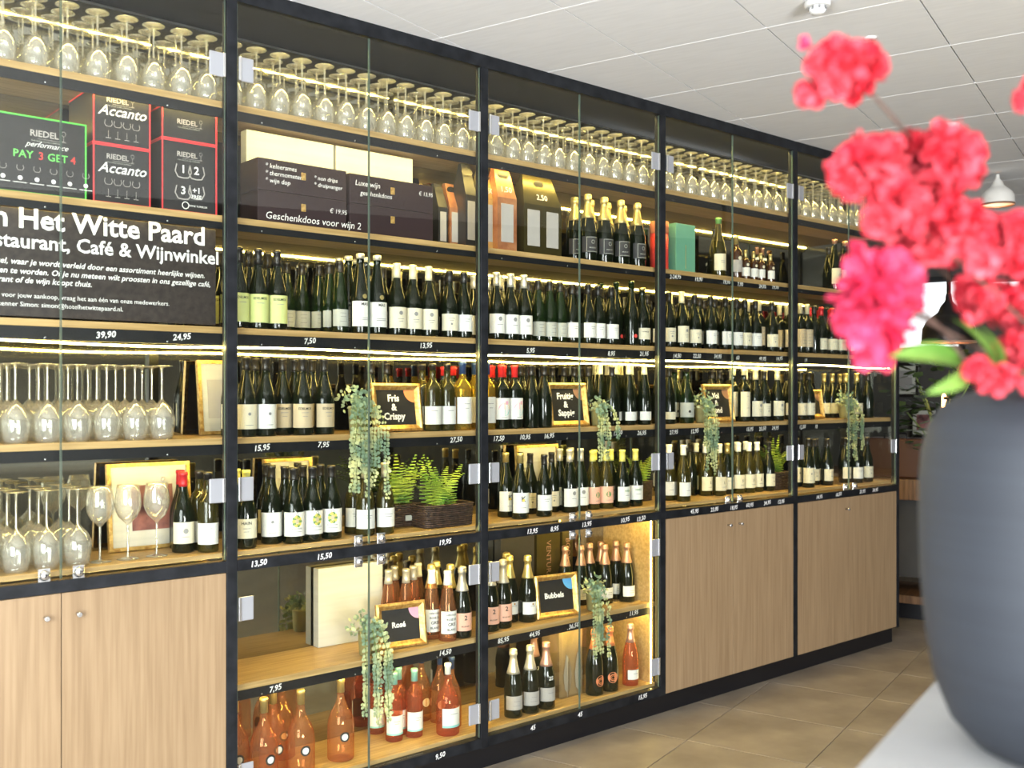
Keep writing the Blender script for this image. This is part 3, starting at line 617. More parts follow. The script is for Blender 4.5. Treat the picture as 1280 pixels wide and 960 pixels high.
P(4, 2, 1010, 'crc', by=610, n=2); P(4, 2, 1019, 'creamb', Y=.2); P(4, 2, 1033, 'creamb', by=607, n=2); P(4, 2, 1060, 'creamb', Y=.15); P(4, 2, 1070, 'white', by=605, n=2); P(4, 2, 1084, 'creamb', by=603)
# shelf under the middle beam
for px, Y in ((486, .33), (499, .33), (512, .30), (527, .27)): P(1, 1, px, 'rose', Y=Y)
P(1, 1, 540, 'rosel', by=787); P(1, 1, 552, 'rosel', by=793); P(1, 1, 564, 'rosel', by=799)
P(1, 1, 566, 'cgold', Y=.27, n=2); P(1, 1, 582, 'cgold', Y=.20, n=2); P(1, 1, 592, 'cpink', Y=.14)
P(2, 1, 613, 'cpink', Y=.12); P(2, 1, 628, 'cpink', by=786); P(2, 1, 634, 'cgold', Y=.27); P(2, 1, 643, 'cgold', Y=.20); P(2, 1, 656, 'cgold', by=778)
for px, Y in ((707, .32), (720, .29), (736, .27), (752, .22)): P(2, 1, px, 'ccop', Y=Y)
P(2, 1, 769, 'ccop', by=749); P(2, 1, 783, 'ccop', Y=.25); P(2, 1, 797, 'ccop', by=748)
# lowest shelf
for px, Y in ((306, .16), (322, .13)): P(1, 0, px, 'roseg', Y=Y)
P(1, 0, 350, 'roseg', Y=.15); P(1, 0, 368, 'roseg', Y=.11); P(1, 0, 426, 'roseg', by=952)
P(1, 0, 352, 'roseg', Y=.33); P(1, 0, 470, 'roset', by=918); P(1, 0, 493, 'roset', by=927); P(1, 0, 500, 'roset', Y=.24); P(1, 0, 515, 'roset', by=922)
P(1, 0, 536, 'roseo', Y=.33); P(1, 0, 565, 'roseb', by=916); P(1, 0, 581, 'roseo', Y=.22); P(1, 0, 594, 'roseo', Y=.24)
P(2, 0, 642, 'cgrey', by=898); P(2, 0, 663, 'cgrey', by=894); P(2, 0, 668, 'c25', Y=.28); P(2, 0, 683, 'c25', by=889)
P(2, 0, 743, 'corng', by=871); P(2, 0, 762, 'corng', by=866); P(2, 0, 788, 'cros', by=859)

# ------------------------------------------------------------------ wine glasses
def glass_mesh(H, R, n=18):
    foot = [(.0, .0), (.039, .0), (.0395, .0015), (.022, .004), (.006, .008)]
    hb = H-R*2.95
    stem = [(.006, .008), (.0038, .02), (.0035, hb*.6), (.0042, hb-.006)]
    bowl = [(.0042, hb-.006), (R*.36, hb+R*.16), (R*.68, hb+R*.48), (R*.90, hb+R*.92), (R, hb+R*1.40), (R*.97, hb+R*1.95), (R*.88, hb+R*2.5), (R*.80, H)]
    inner = [(r-.0016, z+.002) for r, z in bowl[1:-1]][::-1]
    return [('foot', MB().lathe(foot, n, caps=False).mesh('foot', 'crystalf')), ('stem', MB().lathe(stem, 8, caps=False).mesh('stem', 'crystalf')),
            ('bowl', MB().lathe(bowl+[(R*.80-.001, H)]+inner, n, caps=False).mesh('bowl', 'crystal'))]
GM = glass_mesh(.242, .0405); GL = glass_mesh(.268, .047)
def make_glass(ms, loc, up, label, group, H):
    t = thing('wine_glass', label, 'glass', (loc[0], loc[1], loc[2]+(0 if up else H)), (0 if up else pi, 0, random.random()*3), group)
    for nme, me in ms: link(nme, me, t)
ROWN = ['front', 'second', 'third', 'rear']
for b in range(5):
    for j in range(4):
        for i in range(12):
            if b == 4 and i > 10: continue
            x = (b-1)*W+.05+i*.101+(.0 if j % 2 == 0 else (.012 if i < 11 else 0)); y = .106+j*.0815
            make_glass(GM, (x+random.uniform(-.003, .003), y+random.uniform(-.003, .003), ZS[6]+.001), False,
                       'upturned stem glass, %s row, %s from left, top shelf, %s bay' % (ROWN[j], ordn(i), BAYN[b]), 'upturned wine glasses on the top shelf', .242)
for j in range(3):
    for i in range(11):
        x = -1.12+i*.1; y = .112+j*.1
        if x > -.13: continue
        make_glass(GL, (x+random.uniform(-.002, .002), y+random.uniform(-.002, .002), ZS[3]+.001), False,
                   'tall upturned wine glass below the sign, %s row, %s from left' % (ROWN[j], ordn(i)), 'upturned wine glasses below the sign', .268)
        if x < -.48:
            make_glass(GL, (x+random.uniform(-.002, .002), y+random.uniform(-.002, .002), ZS[2]+.001), False,
                       'upturned wine glass, lowest glass shelf, %s row, %s from left' % (ROWN[j], ordn(i)), 'upturned wine glasses on the lowest glass shelf', .268)
for px, k in ((125, 'left'), (160, 'middle'), (196, 'right')):
    make_glass(GL, (X_at(px, .13), .13, ZS[2]+.001), True, '%s one of three upright wine glasses before the grape picture' % k, 'upright wine glasses', .262)

# ------------------------------------------------------------------ sign board
t = thing('wine_shop_sign', 'long black sign board with white lettering about the wine shop', 'sign', (0, .075, 0))
put('board', box(-1.175, -.03, 0, .012, 1.955, 2.314), 'sign', t, bev=.001)
def sl(px, py, s, size, bold=0, shear=0, align='RIGHT', m='chalk'):
    Yp = .0735; u, tt = t_at(px, Yp); z = 1.7-(py-HOR)/FP*tt
    flat_text(s, size, m, t, (X_at(px, Yp), -.0015, z), align=align, bold=bold, shear=shear)
sl(257, 297, 'In Het Witte Paard', .0965, .022)
sl(274, 324, 'Restaurant, Café & Wijnwinkel', .068, .018)
sl(256, 345, 'wijnwinkel, waar je wordt verleid door een assortiment heerlijke wijnen.', .0272, .012, .25)
sl(263, 356, 'gekozen te worden. Of je nu meteen wilt proosten in ons gezellige café,', .0272, .012, .25)
sl(115, 356, 'restaurant of de wijn koopt thuis.', .0272, .012, .25)
sl(212, 380, 'advies voor jouw aankoop, vraag het aan één van onze medewerkers.', .0222)
sl(154, 387, 'wijnkenner Simon: simon@hotelhetwittepaard.nl.', .0222)

# ------------------------------------------------------------------ glassware cartons on the sixth shelf
def outline(w_, h, e): return MB().box(0, w_, 0, .002, 0, e).box(0, w_, 0, .002, h-e, h).box(0, e, 0, .002, e, h-e).box(w_-e, w_, 0, .002, e, h-e)
def carton(px0, px1, z0, h, edge, depth, label, Y=.085, name='glassware_carton'):
    x0 = X_at(px0, Y); x1 = X_at(px1, Y); w_ = x1-x0
    c = thing(name, label, 'box', (x0, Y, z0+.001), group='glassware cartons')
    put('carton', box(0, w_, 0, depth, 0, h), 'boxdark', c, bev=.001)
    put('edge_band', outline(w_, h, .005), edge, c, (0, -.0025, 0))
    e2 = MB().box(-.0015, .0, 0, depth, h-.005, h).box(-.0015, 0, 0, depth, 0, .005)
    put('edge_band', e2, edge, c)
    return c, w_
def logo(c, x, z, s):
    o = flat_text('RIEDEL', s*1.15, 'l_silver', c, (x-.3*s, -.003, z), bold=.02)
    q = MB(); V, F = shape_disc(s*.34, 14, s*.29, .8); q.add([(a, 0, b_+s*.45) for a, b_ in V], F)
    q.box(-s*.02, s*.02, 0, .0004, -s*.5, s*.14).box(-s*.22, s*.22, 0, .0004, -s*.54, -s*.5); q.box(-s*3.2, s*.3, 0, .0004, -s*.66, -s*.62)
    put('emblem', q, 'l_silver', c, (x+2.1*s, -.003, z))
    flat_text('THE WINE GLASS COMPANY', s*.3, 'l_grey', c, (x, -.003, z-s*.95))
def gicon(q, x, z, s, up=True):
    k = 1 if up else -1
    pts = [(-.5, 1.0), (-.62, .45), (-.4, .05), (0, 0), (.4, .05), (.62, .45), (.5, 1.0)]
    for (a, b_), (c_, d) in zip(pts, pts[1:]):
        dx, dz = c_-a, d-b_; L = math.hypot(dx, dz); nx, nz = -dz/L*.04, dx/L*.04
        q.add([(x+(a-nx)*s, 0, z+(b_-nz)*s*k), (x+(c_-nx)*s, 0, z+(d-nz)*s*k), (x+(c_+nx)*s, 0, z+(d+nz)*s*k), (x+(a+nx)*s, 0, z+(b_+nz)*s*k)], [(0, 1, 2, 3)])
    return q
Z5 = ZS[5]
c, w_ = carton(-70, 108, Z5, .262, 'green', .26, 'wide black glassware carton with green edges')
xc = X_at(47, .08)-X_at(-70, .085)+.03
logo(c, xc, .205, .026); flat_text('performance', .026, 'chalk', c, (xc, -.003, .168), shear=.5)
for s, m_, dx in (('PAY', 'printgreen', -.075), ('3', 'printred', -.018), ('GET', 'printgreen', .035), ('4', 'printred', .086)): flat_text(s, .036, m_, c, (xc+dx, -.003, .130), bold=.01)
q = MB(); q2 = MB()
for i in range(7):
    x = xc-.19+i*.053; gicon(q, x, .075, .018); V, F = shape_disc(.0075, 12); q2.add([(x+a, 0, .05+b_) for a, b_ in V], F); q2.box(x-.022, x+.022, 0, .0003, .034, .036)
put('print', q, 'l_silver', c, (0, -.003, 0)); put('print', q2, 'chalk', c, (0, -.003, 0))
for z, h, nm in ((Z5, .206, 'lower'), (Z5+.2075, .196, 'upper')):
    c, w_ = carton(116, 188, z, h, 'red', .26, '%s of two stacked red-edged black cartons with white script lettering' % nm)
    logo(c, w_*.45, h*.80, .022); flat_text('Accanto', .050, 'chalk', c, (w_/2, -.003, h*.60), bold=.01, shear=.35)
    q = MB()
    for i in range(4): gicon(q, w_*.26+i*w_*.16, h*.32, .022); q.box(w_*.26+i*w_*.16-.0006, w_*.26+i*w_*.16+.0006, 0, .0003, h*.12, h*.25); q.box(w_*.26+i*w_*.16-.009, w_*.26+i*w_*.16+.009, 0, .0003, h*.11, h*.12)
    put('print', q, 'l_silver', c, (0, -.003, 0))
for z, h, nm in ((Z5, .262, 'taller red-edged carton numbered 1, 2, 3 and +1 free'), (Z5+.2635, .118, 'short red-edged carton resting on the numbered carton')):
    c, w_ = carton(202, 271, z, h, 'red', .26, nm)
    logo(c, w_*.48, h-.05, .022)
    if h > .2:
        q = MB()
        for (sx, sz, s) in ((.38, .60, '1'), (.62, .60, '2'), (.38, .30, '3'), (.62, .32, '+1')):
            gicon(q, w_*sx, h*(sz-.12), .050); flat_text(s, .040 if len(s) == 1 else .030, 'chalk', c, (w_*sx, -.0032, h*sz), bold=.02)
        flat_text('FREE', .019, 'chalk', c, (w_*.62, -.0032, h*.23), bold=.02)
        put('print', q, 'l_silver', c, (0, -.003, 0))
        V, F = shape_disc(.014, 18, .011); put('print', MB().add([(a, 0, b_) for a, b_ in V], F), 'chalk', c, (w_*.42, -.003, .026))
        flat_text('WINE TUMBLER', .010, 'chalk', c, (w_*.65, -.003, .026))
# brown gift boxes
def gbox(px0, px1, z, h, lines, label, Y=.085):
    x0 = X_at(px0, Y); x1 = X_at(px1, Y); w_ = x1-x0
    c = thing('gift_box', label, 'box', (x0, Y, z+.001), group='dark brown wine gift boxes')
    put('box_body', box(0, w_, 0, .15, 0, h), 'brownbox', c, bev=.0015)
    put('clasp', box(-.010, .010, -.003, 0, -.015, .015), 'gold', c, (w_*.5, 0, h*.6), bev=.001)
    for fx, fz, s, sz in lines: flat_text(s, sz, 'chalk', c, (w_*fx, -.0008, h*fz), shear=.15, align='LEFT')
gbox(322, 433, Z5+.1255, .124, [(.08, .78, '* kelnersmes', .026), (.08, .55, '* thermometer', .026), (.08, .32, '* wijn dop', .026), (.62, .62, '* non drips', .024), (.62, .40, '* druipvanger', .024)], 'upper left brown wine gift box listing accessories in chalk')
gbox(322, 433, Z5, .124, [(.08, .22, 'Geschenkdoos voor wijn 2', .040), (.80, .62, '€ 19,95', .026)], 'lower left brown gift box with large chalk writing')
gbox(437, 541, Z5+.1235, .122, [(.06, .70, 'Luxe wijn', .032), (.12, .38, 'geschenkdoos', .028), (.82, .66, '€ 13,95', .024)], 'upper right brown wine gift box with chalk writing')
gbox(437, 541, Z5, .122, [], 'lower right brown wine gift box without writing')
for px0, px1, h, nm, d in ((308, 417, .392, 'tall white flat box behind left brown boxes', .24), (420, 516, .392, 'tall white flat box behind right brown boxes', .24)):
    x0 = X_at(px0, d); x1 = X_at(px1, d)
    t = thing('white_flat_box', nm, 'box', (x0, d, Z5+.001)); put('box_body', box(0, x1-x0, 0, .05, 0, h), 'whitebox', t, bev=.001); put('lid_seam', box(0, x1-x0, -.0006, 0, h*.5, h*.503), 'grey', t)
# bottle carriers
def carrier(px0, px1, Y, h, m_, label, price, wins):
    x0 = X_at(px0, Y); x1 = X_at(px1, Y); w_ = x1-x0; d = .11
    c = thing('bottle_carrier', label, 'carrier box', (x0, Y, Z5+.001), group='bottle carriers')
    v = [(0, 0, 0), (w_, 0, 0), (w_, d, 0), (0, d, 0), (0, 0, h*.62), (w_, 0, h*.62), (w_, d, h*.62), (0, d, h*.62), (w_*.12, d*.42, h), (w_*.88, d*.42, h), (w_*.88, d*.58, h), (w_*.12, d*.58, h)]
    f = [(0, 3, 2, 1), (0, 1, 5, 4), (1, 2, 6, 5), (2, 3, 7, 6), (3, 0, 4, 7), (4, 5, 9, 8), (5, 6, 10, 9), (6, 7, 11, 10), (7, 4, 8, 11), (8, 9, 10, 11)]
    put('carton', MB().add(v, f), m_, c)
    ys = d*.42*.72; V, F = shape_disc(h*.05, 14, 0, 1.6)
    put('hand_hole', MB().add([(w_/2+a, ys-.002+b_*.12, h*.9+b_) for a, b_ in V], F), 'black', c)
    for k in range(wins):
        xx = w_*(k+.5)/wins; put('window', box(xx-w_*.16/wins*2, xx+w_*.16/wins*2, -.002, 0, h*.10, h*.55), 'l_silver', c, bev=.0005)
    if price: flat_text(price, .042, 'chalk', c, (w_*.5, .010, h*.72), (-.36, 0, 0), shear=.15)
carrier(548, 560, .20, .30, 'boxdark', 'narrow black bottle carrier beside the brown gift boxes', None, 1)
carrier(562, 576, .20, .31, 'copper', 'rust coloured bottle carrier left of the middle post', None, 1)
carrier(582, 596, .14, .40, 'boxdark', 'tall black bottle carrier just left of the middle post', None, 1)
carrier(604, 618, .12, .385, 'foilgold', 'gold bottle carrier half hidden by the middle post', '1,50', 1)
carrier(622, 646, .085, .40, 'copper', 'copper coloured single bottle carrier', '1,50', 1)
M['bronzedark'] = mat('dark_bronze_carton', (.07, .058, .018), .3, .6)
carrier(655, 702, .085, .385, 'bronzedark', 'wide black and gold double bottle carrier priced 2,50', '2,50', 2)
Yc = .14; t = thing('gift_tube', 'red cylindrical gift tube with orange lid behind the post', 'box', (X_at(824, Yc), Yc, Z5+.001))
put('tube', MB().lathe([(.05, 0), (.05, .20)], 28), 'printred', t); put('lid', MB().lathe([(.0515, .20), (.0515, .262), (.049, .265)], 28), 'orange', t)
M['mint'] = mat('mint_carton', (.13, .35, .25), .4)
x0 = X_at(845, .09); x1 = X_at(869, .09)
t = thing('mint_gift_box', 'mint green upright gift box beside the red tube', 'box', (x0, .09, Z5+.001)); put('box_body', box(0, x1-x0, 0, .10, 0, .265), 'mint', t, bev=.0015)
put('clasp', box(-.002, .002, -.001, 0, .02, .15), 'foilgold', t, ((x1-x0)*.5, 0, 0))
FIX[(2, 5)] = []; FIX[(3, 5)] = [((x0+x1)/2, .14, .07)]

# ------------------------------------------------------------------ small framed signs
def framed(px0, px1, py1, lv, lines, dot, label, Y=None, h=None, tilt=-.14, yaw=0, name='framed_sign', cat='sign'):
    z = ZS[lv]; Y = Y if Y is not None else max(.085, Y_from((px0+px1)/2, py1, z))
    x0 = X_at(px0, Y); x1 = X_at(px1, Y); w_ = (x1-x0); h = h or w_*.82
    c = thing(name, label, cat, ((x0+x1)/2, Y, z+.002), (tilt, 0, yaw), group='gilt framed wine signs')
    b_ = .028
    for k in range(4):
        L = w_ if k % 2 == 0 else h
        q = MB(); prof = [(0, 0), (0, .016), (b_*.35, .020), (b_*.6, .014), (b_, .006), (b_, 0)]
        V = []
        for s in (0, 1):
            for (o_, d_) in prof:
                a = (-L/2+o_) if s == 0 else (L/2-o_); V.append((a, -d_, o_))
        F = [(i, i+1, 7+i, 6+i) for i in range(5)]+[(0, 6, 11, 5)]
        q.add(V, F)
        r = [0, -pi/2, pi, pi/2][k]
        put('frame', q, 'gold', c, [(0, 0, 0), (w_/2, 0, h/2), (0, 0, h), (-w_/2, 0, h/2)][k], (0, r, 0))
    put('board', box(-w_/2+b_*.6, w_/2-b_*.6, -.003, .006, b_*.6, h-b_*.6), 'slate', c)
    iw = w_-2*b_; ih = h-2*b_
    for i, s in enumerate(lines):
        zz = h/2+(len(lines)-1)/2*ih*.26-i*ih*.26
        flat_text(s, ih*.27 if len(lines) > 1 else ih*.24, 'chalk', c, (-iw*.06, -.0038, zz), bold=.035)
    if dot:
        r = ih*.36; V = [(0, 0)]+[(-r*cos(pi/2*j/8), -r*sin(pi/2*j/8)) for j in range(9)]
        put('corner_dot', MB().add([(iw/2+a, -.0036, h-b_+e) for a, e in V], [tuple(range(10))]), dot, c)
    put('easel_leg', box(-.015, .015, 0, .004, 0, h*.7), 'slate', c, (0, .006, 0), (-.0, 0, 0))
    for k in range(3): FIX.setdefault((int((x0+x1)/2//W)+1, lv), []).append((x0+w_*(k+.5)/3, Y+.01, w_/6+.002))
    return c
framed(466, 527, 540, 3, ['Fris', '&', 'Crispy'], 'orange', 'gilt framed sign reading Fris & Crispy', Y=.13)
framed(687, 735, 536, 3, ['Fruitig', '&', 'Sappig'], 'c_copper', 'gilt framed sign reading Fruitig & Sappig', Y=.12)
framed(881, 917, 529, 3, ['Vol', '&', 'Rond'], 'c_copper', 'gilt framed sign reading Vol & Rond', Y=.12)
framed(1004, 1029, 527, 3, ['Zoet'], 'c_copper', 'gilt framed sign partly hidden by the last post', Y=.2)
framed(474, 530, 808, 1, ['Rosé'], 'pink', 'gilt framed sign reading Rosé', Y=.12, yaw=-.15)
framed(673, 720, 772, 1, ['Bubbels'], 'blue', 'gilt framed sign reading Bubbels', Y=.12, yaw=-.15)
def picture(px0, px1, lv, Y, h, label, tilt=-.12, m_='photo', bd=.014):
    z = ZS[lv]; x0 = X_at(px0, Y); x1 = X_at(px1, Y); w_ = x1-x0
    c = thing('picture_frame', label, 'picture', ((x0+x1)/2, Y, z+.002), (tilt, 0, 0))
    for q in (box(-w_/2, w_/2, -.01, .01, 0, bd), box(-w_/2, w_/2, -.01, .01, h-bd, h), box(-w_/2, -w_/2+bd, -.01, .01, bd, h-bd), box(w_/2-bd, w_/2, -.01, .01, bd, h-bd)): put('frame', q, 'gold', c)
    put('mount', box(-w_/2+bd, w_/2-bd, -.002, .005, bd, h-bd), 'whitebox', c)
    put('print', box(-w_*.22, w_*.28, -.003, -.002, h*.22, h*.74), m_, c)
    if m_ == 'photo':
        q = MB()
        for k in range(5): q.lathe([(.004*math.sin(a*pi/5)*2.2+1e-4, .010*(1-cos(a*pi/5))) for a in range(6)], 8, (w_*.16+.012*(k % 2), -.008, h*.50+.022*k), caps=False)
        put('print', q, 'l_silver', c)
    for k in range(4): FIX.setdefault((int((x0+x1)/2//W)+1, lv), []).append((x0+w_*(k+.5)/4, Y+.02, .03))
picture(136, 240, 2, .31, .33, 'gilt framed picture of a hand holding grapes, behind glasses', tilt=-.10)
picture(250, 292, 3, .31, .30, 'gilt framed picture at the right end of the upturned glasses', m_='l_silver', tilt=-.12)
picture(332, 392, 2, .335, .32, 'gilt framed picture behind the wreath-label bottles', m_='l_silver', tilt=-.07)
picture(648, 700, 2, .335, .33, 'gilt framed picture behind the white-label bottles of third bay', m_='l_silver', tilt=-.07)

# white flat boxes on the shelf under the beam
for px0, px1, Y, h, nm in ((398, 478, .345, .343, 'large white flat carton standing on the rose shelf'),):
    x0 = X_at(px0, Y); x1 = X_at(px1, Y)
    t = thing('white_flat_box', nm, 'box', (x0, Y, ZS[1]+.001), (0, 0, -.01))
    put('box_body', box(0, x1-x0, 0, .045, 0, h), 'whitebox', t, bev=.0015)
    q = MB()
    for z in (.2, .206, .28): q.box((x1-x0)*.3, (x1-x0)*.95, -.0004, 0, z, z+.0012)
    put('printed_line', q, 'l_grey', t)
    FIX.setdefault((1, 1), []).append((x1, Y+.02, .03))
# gift box in cellophane with dried grass
Y = .17; x0 = X_at(699, Y); x1 = X_at(728, Y)
t = thing('gift_hamper', 'kraft gift box wrapped in clear film with dried pampas plumes', 'gift', (x0, Y, ZS[0]+.001))
M['kraft'] = mat('kraft_carton', (.46, .32, .17), .6)
w_ = x1-x0; put('box_body', box(0, w_, 0, .13, 0, .33), 'kraft', t, bev=.002)
for k in range(2):
    q = MB(); cx = w_*(.28+.48*k)
    q.tube([(cx, -.012, 0), (cx, -.014, .20)], .0025, 5)
    for i in range(26):
        z = .02+i*.0072; L = .042*(1-abs(i/26-.3)*.9)
        for s in (-1, 1):
            q.add([(cx, -.012, z), (cx+s*L*.7, -.013, z+L*.75), (cx+s*L*.62, -.016, z+L*.9), (cx, -.014, z+.006)], [(0, 1, 2, 3)])
    put('pampas_plume', q, 'feather', t)
put('film', MB().box(-.006, w_+.006, -.024, .136, .001, .345), 'cellophane', t)
for k in range(4): FIX.setdefault((2, 0), []).append((x0+w_*(k+.5)/4, Y+.05, .065))
# dark cartons at the back of the third bay
for px0, px1, s, nm in ((626, 668, '', 'plain dark carton standing behind the champagne bottles'), (671, 700, 'VENTURA', 'dark carton lettered VENTURA behind the Bubbels sign'), (703, 716, 'BODEGAS', 'patterned dark carton behind the copper-foil bottles')):
    Y = .345; x0 = X_at(px0, Y); x1 = X_at(px1, Y); t = thing('dark_carton', nm, 'box', (x0, Y, ZS[1]+.001))
    put('box_body', box(0, x1-x0, 0, .05, 0, .40), 'bronzedark' if s else 'boxdark', t, bev=.001)
    if s: flat_text(s, .045, 'c_copper', t, ((x1-x0)/2, -.0008, .24), (0, pi/2, 0))
for xq in range(14): FIX.setdefault((2, 1), []).append((X_at(626, .345)+xq*.03, .375, .031))

# ------------------------------------------------------------------ plants
def leaf_quad(mb, p, d, n_, L, wd):
    from mathutils import Vector
    p = Vector(p); d = Vector(d).normalized(); s = d.cross(Vector(n_)).normalized()*wd
    mb.add([p, p+d*L*.35+s, p+d*L*.8+s*.8, p+d*L, p+d*L*.8-s*.8, p+d*L*.35-s], [(0, 1, 2, 3, 4, 5)])
def trailing(px, py_top, lv, Y, drop, spread, label, nstr=16, top=.16):
    nstr = int(nstr*.55)+1
    z = ZS[lv]; x = X_at(px, Y)
    t = thing('trailing_plant', label, 'plant', (x, Y, z+.001), group='trailing eucalyptus plants')
    put('pot', MB().lathe([(.030, 0), (.034, .004), (.040, top*.5), (.041, top*.52), (.036, top*.52)], 18), 'pot', t)
    rnd = random.Random(px); fo = MB(); st = MB()
    for k in range(nstr):
        ang = rnd.uniform(-1, 1); L = drop*rnd.uniform(.35, 1); pts = []
        x1 = ang*spread; fy = .036-Y+rnd.uniform(-.012, .012)
        ztop = top*.5
        for i in range(6):
            q = i/5; pts.append((x1*q**.7*.9, fy*q, ztop+top*.35*sin(q*pi)*rnd.uniform(.7, 1.2)-top*.4*q))
        zz = pts[-1][2]; xx = pts[-1][0]; m_ = max(3, int(L/.03))
        for i in range(1, m_): pts.append((xx+rnd.uniform(-.006, .006), fy+rnd.uniform(-.003, .003), zz-L*i/m_))
        st.tube(pts, .0012, 4)
        for i in range(len(pts)-1):
            for h in (0, .5):
                p = tuple(pts[i][c_]+(pts[i+1][c_]-pts[i][c_])*h for c_ in range(3))
                for s in (-1, 1):
                    r = rnd.uniform(.009, .0145)
                    yy = rnd.uniform(-.25, .25)
                    if p[1] > fy+.02: yy = rnd.uniform(-1, .6)
                    leaf_quad(fo, p, (s, yy, rnd.uniform(-.5, .5)), (rnd.uniform(-.3, .3), -1, rnd.uniform(-.3, .5)), r*1.35, r*.62)
    for k in range(95):
        a = rnd.uniform(0, 2*pi); e = rnd.uniform(-.1, 1.3); R_ = top*.42*rnd.uniform(.4, 1.1)
        p = (R_*cos(a)*cos(e)*(1.1), R_*sin(a)*cos(e)*.75, top*.5+R_*sin(e)*1.15)
        leaf_quad(fo, p, (rnd.uniform(-1, 1), rnd.uniform(-1, 1), rnd.uniform(-.5, 1)), (rnd.uniform(-.5, .5), -1, rnd.uniform(-.5, .5)), rnd.uniform(.016, .026), rnd.uniform(.006, .009))
    put('foliage', fo, 'euc', t, kind='stuff'); put('stem', st, 'stemg', t)
    FIX.setdefault((int(x//W)+1, lv), []).append((x, Y, .045))
trailing(447, 0, 3, .115, .34, .11, 'trailing plant hanging left of the Fris & Crispy sign', 24, .20)
trailing(748, 0, 3, .115, .24, .09, 'trailing plant hanging right of the Fruitig & Sappig sign', 16, .15)
trailing(877, 0, 3, .115, .36, .06, 'trailing plant hanging left of the Vol & Rond sign', 18, .19)
trailing(1056, 0, 3, .115, .36, .11, 'trailing plant in the rightmost bay', 22, .18)
trailing(459, 0, 1, .115, .36, .08, 'trailing plant hanging in front of the white carton and rose bottles', 20, .19)
trailing(742, 0, 1, .115, .30, .08, 'trailing plant hanging right of the Bubbels sign', 20, .18)
def basket_fern(px0, px1, Y, lv, d, h, label, fh=.16, nf=26, tag_=False):
    z = ZS[lv]; x0 = X_at(px0, Y-d/2); x1 = X_at(px1, Y-d/2); w_ = x1-x0; cx = (x0+x1)/2
    t = thing('basket_fern', label, 'plant', (cx, Y, z+.001), group='ferns in wicker baskets')
    def ringpts(a, b_, n_=44):
        P_ = []
        for i in range(n_):
            q = 2*pi*i/n_; e = .38; P_.append((a*math.copysign(abs(cos(q))**e, cos(q)), b_*math.copysign(abs(sin(q))**e, sin(q))))
        return P_
    wv = MB(); nr = int(h/.0085)
    for r in range(nr):
        zz = .005+r*(h-.008)/(nr-1); s = .94+.06*r/nr
        P_ = ringpts(w_/2*s, d/2*s); n_ = len(P_)
        pts = [(x*(1+(.012 if (i+r) % 2 else -.006)), y*(1+(.02 if (i+r) % 2 else -.01)), zz) for i, (x, y) in enumerate(P_)]
        V = []; F = []
        for i, (x, y, zq) in enumerate(pts):
            L = math.hypot(x, y)+1e-9; nx, ny = x/L, y/L
            for dr, dz in ((.003, 0), (0, .0042), (-.003, 0), (0, -.0042)): V.append((x+nx*dr, y+ny*dr, zq+dz))
        for i in range(n_):
            for k in range(4): F.append((i*4+k, i*4+(k+1) % 4, ((i+1) % n_)*4+(k+1) % 4, ((i+1) % n_)*4+k))
        wv.add(V, F, True)
    put('basket', wv, 'wicker', t)
    P_ = ringpts(w_/2*.93, d/2*.9); put('soil', MB().add([(x, y, h*.85) for x, y in P_]+[(x, y, .004) for x, y in P_], [tuple(range(44)), tuple(range(87, 43, -1))]+[(i, (i+1) % 44, 44+(i+1) % 44, 44+i) for i in range(44)]), 'wicker', t)
    if tag_: put('basket_tag', box(-.035, .035, -.003, 0, -.012, .012), 'l_grey', t, (w_*.12, -d/2-.004, h*.4), bev=.002)
    rnd = random.Random(px0*3); 
    room_up = (.40 if lv == 2 else .3)-h
    for k in range(int(nf*.85)):
        a = rnd.uniform(0, 2*pi); L = fh*rnd.uniform(.8, 1.35); lean = rnd.uniform(.35, 1.15)
        bx, by = rnd.uniform(-.3, .3)*w_, rnd.uniform(-.25, .25)*d; q = MB(); prev = None; pts = []
        for i in range(16):
            s = i/15; hx = L*lean*1.0*s**1.4; pts.append((bx+cos(a)*hx, by+sin(a)*hx*.25, h*.85+min(room_up, L*(1.12*s-.42*min(lean, .95)*s*s))))
        for i in range(15):
            p = pts[i]; nx, ny = -sin(a), cos(a); wl = .034*(1-i/15)**.75*min(1, (i+1)/3)+.002
            dx, dy, dz = (pts[i+1][c_]-p[c_] for c_ in range(3))
            for h2 in (0,):
                o = (p[0]+dx*h2, p[1]+dy*h2, p[2]+dz*h2)
                for s2 in (-1, 1):
                    e = (o[0]+dx*.9+nx*s2*wl, o[1]+dy*.9+ny*s2*wl*.9, o[2]+dz*.6-.003)
                    q.add([o, (e[0]-dx*.25, e[1]-dy*.25, e[2]-dz*.25), e, (o[0]+dx*.45, o[1]+dy*.45, o[2]+dz*.45)], [(0, 1, 2, 3)])
        put('frond', q, 'fern', t)
    for k in range(5): FIX.setdefault((int(cx//W)+1, lv), []).append((x0+w_*(k+.5)/5, Y, min(d/2, .08)+.005))
basket_fern(494, 526, .27, 2, .14, .10, 'fern in round-cornered dark wicker basket with a pale tag', .20, 26, True)
basket_fern(533, 596, .15, 2, .15, .10, 'fern in long dark wicker basket beside the post', .19, 30)
basket_fern(799, 818, .30, 2, .14, .11, 'fern in dark wicker basket at right end of third bay', .17, 18)
basket_fern(968, 990, .20, 2, .16, .11, 'fern in dark wicker basket beside the fourth post', .20, 24)
NB = flush(); print('bottles', NB)

